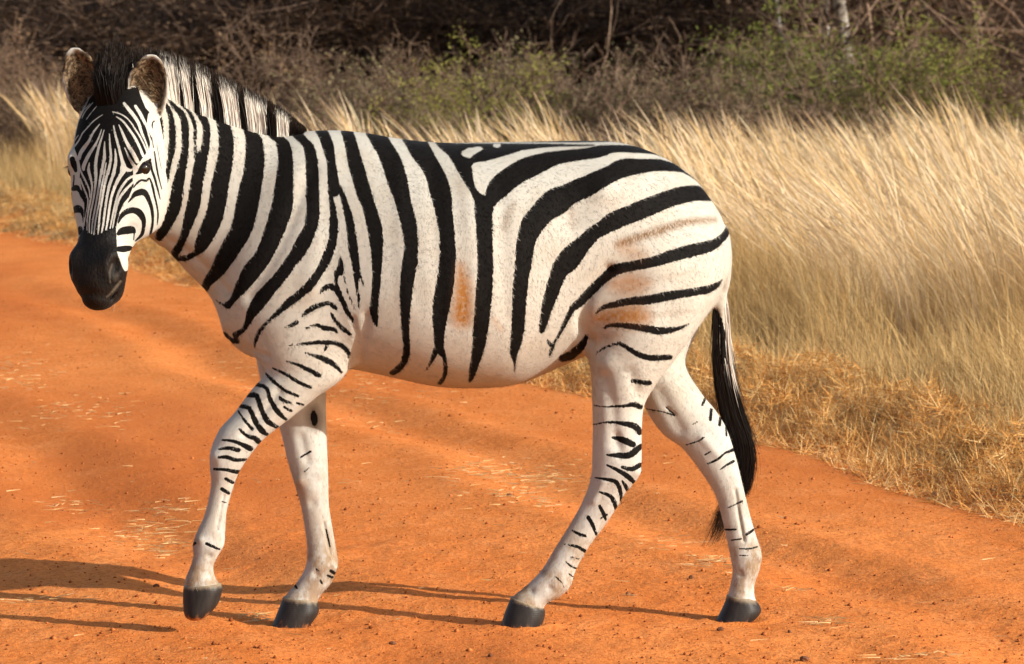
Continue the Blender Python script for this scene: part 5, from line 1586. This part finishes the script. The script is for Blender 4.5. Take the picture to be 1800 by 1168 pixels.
def leaf_mat(name, c1, c2, tl=.25):
    nt = NT(name)
    nn = nt.noise(1.6, 3.0, .6, nt.objco())
    n5 = nt.noise(14.0, 2.0, .6, nt.objco())
    oi = nt.n('ShaderNodeObjectInfo')
    f = nt.smooth(nt.math('ADD', nt.math('MULTIPLY', nn, .6), nt.math('ADD', nt.math('MULTIPLY', n5, .4), nt.math('MULTIPLY', nt.math('SUBTRACT', oi.outputs['Random'], .5), .25))), .3, .7)
    c = nt.mix(f, c1, c2)
    d = nt.bsdf(c, .7, .2)
    t_ = nt.n('ShaderNodeBsdfTranslucent'); nt.l(c, t_.inputs[0])
    m = nt.n('ShaderNodeMixShader'); m.inputs[0].default_value = tl
    nt.l(d.outputs[0], m.inputs[1]); nt.l(t_.outputs[0], m.inputs[2])
    return nt.surf(m.outputs[0])


def bark_mat(name, c1, c2):
    nt = NT(name)
    nn = nt.noise(9.0, 4.0, .65, nt.objco((1, 1, .3)))
    c = nt.mix(nt.smooth(nn, .35, .65), c1, c2)
    return nt.surf(nt.bsdf(c, .85, .1, nt.bump(nn, .5, .02)).outputs[0])


bark_dark = bark_mat('dark_bark', (0.030, 0.019, 0.013, 1), (0.125, 0.082, 0.058, 1))
bark_brown = bark_mat('brown_twig', (0.075, 0.042, 0.026, 1), (0.24, 0.165, 0.115, 1))
bark_pale = bark_mat('pale_bark', (0.16, 0.14, 0.115, 1), (0.36, 0.33, 0.29, 1))
leaf_brown = leaf_mat('dry_brown_leaf', (0.026, 0.018, 0.012, 1), (0.15, 0.092, 0.055, 1))
leaf_olive = leaf_mat('olive_leaf', (0.08, 0.068, 0.034, 1), (0.25, 0.21, 0.105, 1))
leaf_tan = leaf_mat('tan_leaf', (0.10, 0.060, 0.030, 1), (0.26, 0.165, 0.085, 1))
leaf_green = leaf_mat('green_leaf', (0.11, 0.125, 0.028, 1), (0.30, 0.28, 0.065, 1), .45)


def make_plant(seed, height, n, spread, leafn, leafs, r0, jitter=.05, stem_from=0.0):
    r_ = np.random.default_rng(seed)
    lv = branch_segments(r_, height, *n, spread, r0, stem_from=stem_from)
    return tubes('branches', lv), leaves('foliage', lv, leafn, leafs, r_, jitter)


def place(name, meshes, mats, loc, rot, scale, label, cat, group, part_names=('branches', 'foliage')):
    e = bpy.data.objects.new(name, None)
    COL.objects.link(e)
    e.location = loc; e.rotation_euler = (0, 0, rot); e.scale = (scale[0], scale[0], scale[1])
    tag(e, label, cat, group)
    for me, mt, pn in zip(meshes, mats, part_names):
        if me is None: continue
        o = bpy.data.objects.new(pn, me)
        COL.objects.link(o)
        o.parent = e
        if not me.materials: me.materials.append(mt)
    return e


def at(u, d):
    return (u - 900) / 7896.0 * d


# low olive and green shrubs in front of the thicket
shrub_a = [make_plant(200 + k, 1.35, (9, 70, 420, 900), 1.1, 4200, .022, .014) for k in range(2)]
shrub_g = [make_plant(210 + k, 1.5, (10, 80, 460, 900), 1.0, 8500, .022, .014) for k in range(2)]
shrub_b = [make_plant(220 + k, 1.4, (10, 90, 560, 1300), 1.0, 1500, .020, .014) for k in range(2)]
LOW = [  # u, distance, width scale, height scale, kind, label
    (610, 36, .8, .62, 'b', 'low brown bush among the grass just behind the withers'),
    (735, 35, .8, .58, 'a', 'low olive bush among the grass behind the middle of the back'),
    (1030, 34, .85, .62, 'b', 'low reddish bush among the grass above the croup'),
    (1310, 33, .85, .55, 'b', 'low grey brown bush among the grass right of the rump'),
    (1455, 34, .85, .60, 'a', 'low olive bush among the grass below the yellow green bush'),
    (1560, 32, .7, .52, 'b', 'small brown bush among the grass left of the tall grass tuft'),
    (1740, 33, .85, .55, 'b', 'low brown bush among the grass near the right edge'),
    (20, 46, 1.0, .90, 'b', 'brown twiggy shrub at the far left above the golden grass'),
    (105, 45, .9, .85, 'b', 'brown twiggy shrub just left of the left ear'),
    (450, 43, 1.0, .95, 'b', 'reddish brown shrub behind the middle of the mane'),
    (560, 42, .9, .85, 'a', 'olive shrub behind the lower end of the mane'),
    (640, 43, 1.0, .80, 'b', 'brown twiggy shrub above the withers'),
    (715, 41, 1.0, .86, 'a', 'grey olive shrub above the shoulder stripes'),
    (790, 43, .9, .85, 'b', 'brown twiggy shrub above the middle of the back'),
    (850, 40, 1.0, .80, 'g', 'yellowish green shrub above the start of the rump stripes'),
    (930, 42, 1.05, .88, 'a', 'dull olive shrub above the zebra loin'),
    (1010, 42, 1.05, .95, 'b', 'tall reddish brown shrub above the loin'),
    (1090, 40, 1.0, .85, 'a', 'brownish olive shrub above the croup'),
    (1180, 41, 1.0, .86, 'b', 'brown twiggy shrub right above the rump'),
    (1260, 39, 1.0, .80, 'a', 'sparse olive shrub up and right of the rump'),
    (1340, 42, 1.2, .9, 'a', 'olive shrub left of the pale slender trunk'),
    (1425, 42, 1.35, 1.1, 'g', 'yellow green bush at the foot of the pale slender trunk'),
    (1430, 38, 1.0, .72, 'b', 'low brown shrub in front of the yellow green bush'),
    (1520, 41, 1.35, 1.0, 'g', 'bright green bush below the leaning pale trunk'),
    (1610, 41, 1.3, .90, 'g', 'green bush sloping down right of the leaning pale trunk'),
    (1660, 40, 1.0, .66, 'b', 'low brown shrub right of the green bushes'),
    (1720, 43, 1.0, .72, 'a', 'low olive shrub near the right edge'),
    (1790, 41, 1.0, .80, 'b', 'brown twiggy shrub cut by the right edge')]
for k, (u, d, ws, hs, kd, lab) in enumerate(LOW):
    X, Y = at(u, d), d - 12
    src = {'a': shrub_a, 'g': shrub_g, 'b': shrub_b}[kd][k % 2]
    place('shrub', src, (bark_brown, {'a': leaf_olive, 'g': leaf_green, 'b': leaf_tan}[kd]), (X, Y, float(ground_z(X, Y))), k * 1.7, (ws, hs), lab, 'shrub', 'low shrubs before the thicket')

# dark bare thicket filling the background
thick = [make_plant(300 + k, 4.2, (8, 90, 620, 1400), .75, 6500, .038, .032, .12) for k in range(4)]
cnt = 0
ROWS = [(52, 12, 1.35, .62, 'front row'), (59, 11, 1.6, .85, 'second row'), (68, 10, 1.8, 1.0, 'third row'), (80, 10, 2.1, 1.2, 'back row')]
ORD = ['leftmost', 'second from the left', 'third from the left', 'fourth from the left', 'fifth from the left', 'sixth from the left', 'sixth from the right', 'fifth from the right', 'fourth from the right', 'third from the right', 'second from the right', 'rightmost']
for rown, (d, num, ws, hs, rname) in enumerate(ROWS):
    us = -150 + 2100 * (np.arange(num) + rng.uniform(.2, .8, num)) / num
    if rown < 3: us = np.where((us > 1575) & (us < 1680), us + 120, us)
    ordn = ORD[:(num + 1) // 2] + ORD[12 - num // 2:]
    for k, u in enumerate(np.sort(us)):
        dd = d + rng.uniform(-3, 3)
        X, Y = at(u, dd), dd - 12
        place('thicket_bush', thick[cnt % 4], (bark_dark, leaf_brown), (X, Y, 0), rng.uniform(0, 6.28), (ws * rng.uniform(.85, 1.15), hs * rng.uniform(.85, 1.15)),
              'dark leafless thorn bush, %s in the %s of the thicket' % (ordn[k], rname), 'bush', 'dark bushes of the thicket')
        cnt += 1
# trees with pale trunks
TREES = [(1411, 47, 5.2, .040, .10, 'slender pale trunk rising straight out of the green bush'), (1497, 47.5, 6.5, .085, .40, 'leaning pale grey tree trunk above the green bush'),
         (1600, 49, 6.0, .10, .2, 'dark tree trunk against the bright gap at the right'), (1650, 50, 6.0, .09, .25, 'dark twin trunk farther right beside the bright gap'), (1225, 66, 6.5, .07, .3, 'grey brown tree behind the thicket above the rump'),
         (330, 66, 6.5, .07, .3, 'grey brown tree in the thicket behind the mane')]
for k, (u, d, hgt, r0, spread, lab) in enumerate(TREES):
    r_ = np.random.default_rng(400 + k)
    lv = branch_segments(r_, hgt, 1 if k in (0, 2, 3) else 2, 26, 260, 700, spread, r0, stem_from=.35)
    trunk = tubes('trunk', lv[:1], (10,))
    crown_b = tubes('branches', lv[1:], (5, 3, 3))
    fol = leaves('foliage', lv, 2200, .05, r_, .10)
    X, Y = at(u, d), d - 12
    bk = bark_pale if k in (0, 1) else bark_dark
    e = place('tree', (trunk, crown_b, fol), (bk, bark_brown, leaf_brown), (X, Y, 0), k * 2.1 if k != 1 else 0.3, (1, 1), lab, 'tree', None, ('trunk', 'branches', 'crown'))

# the wood beyond, one mass
r_ = np.random.default_rng(900)
n = 26000
x = r_.uniform(-40, 40, n); y = r_.uniform(84, 112, n)
z = r_.uniform(0, 1, n) ** .8 * (4.2 + 2.2 * fbm(x * .12, y * .12, 7, 3))
gap = (np.abs(x - at(1625, y + 12)) < .55) & (z > .3)
x, y, z = x[~gap], y[~gap], z[~gap]
n = len(x)
c = np.column_stack([x, y, z])
a = r_.normal(size=(n, 3)); a /= np.linalg.norm(a, axis=1, keepdims=True)
b = np.cross(a, r_.normal(size=(n, 3))); b /= np.linalg.norm(b, axis=1, keepdims=True)
s = r_.uniform(.10, .34, (n, 1))
V = np.stack([c - a * s, c + b * s * .5, c + a * s, c - b * s * .5], 1).reshape(-1, 3)
g = link('far_wood', fast_mesh('far_wood', V, np.arange(n * 4), np.arange(n) * 4, np.full(n, 4)), None, leaf_brown, smooth=False)
tag(g, 'dark brown wood closing off the view behind the thicket', 'wood', kind='stuff')
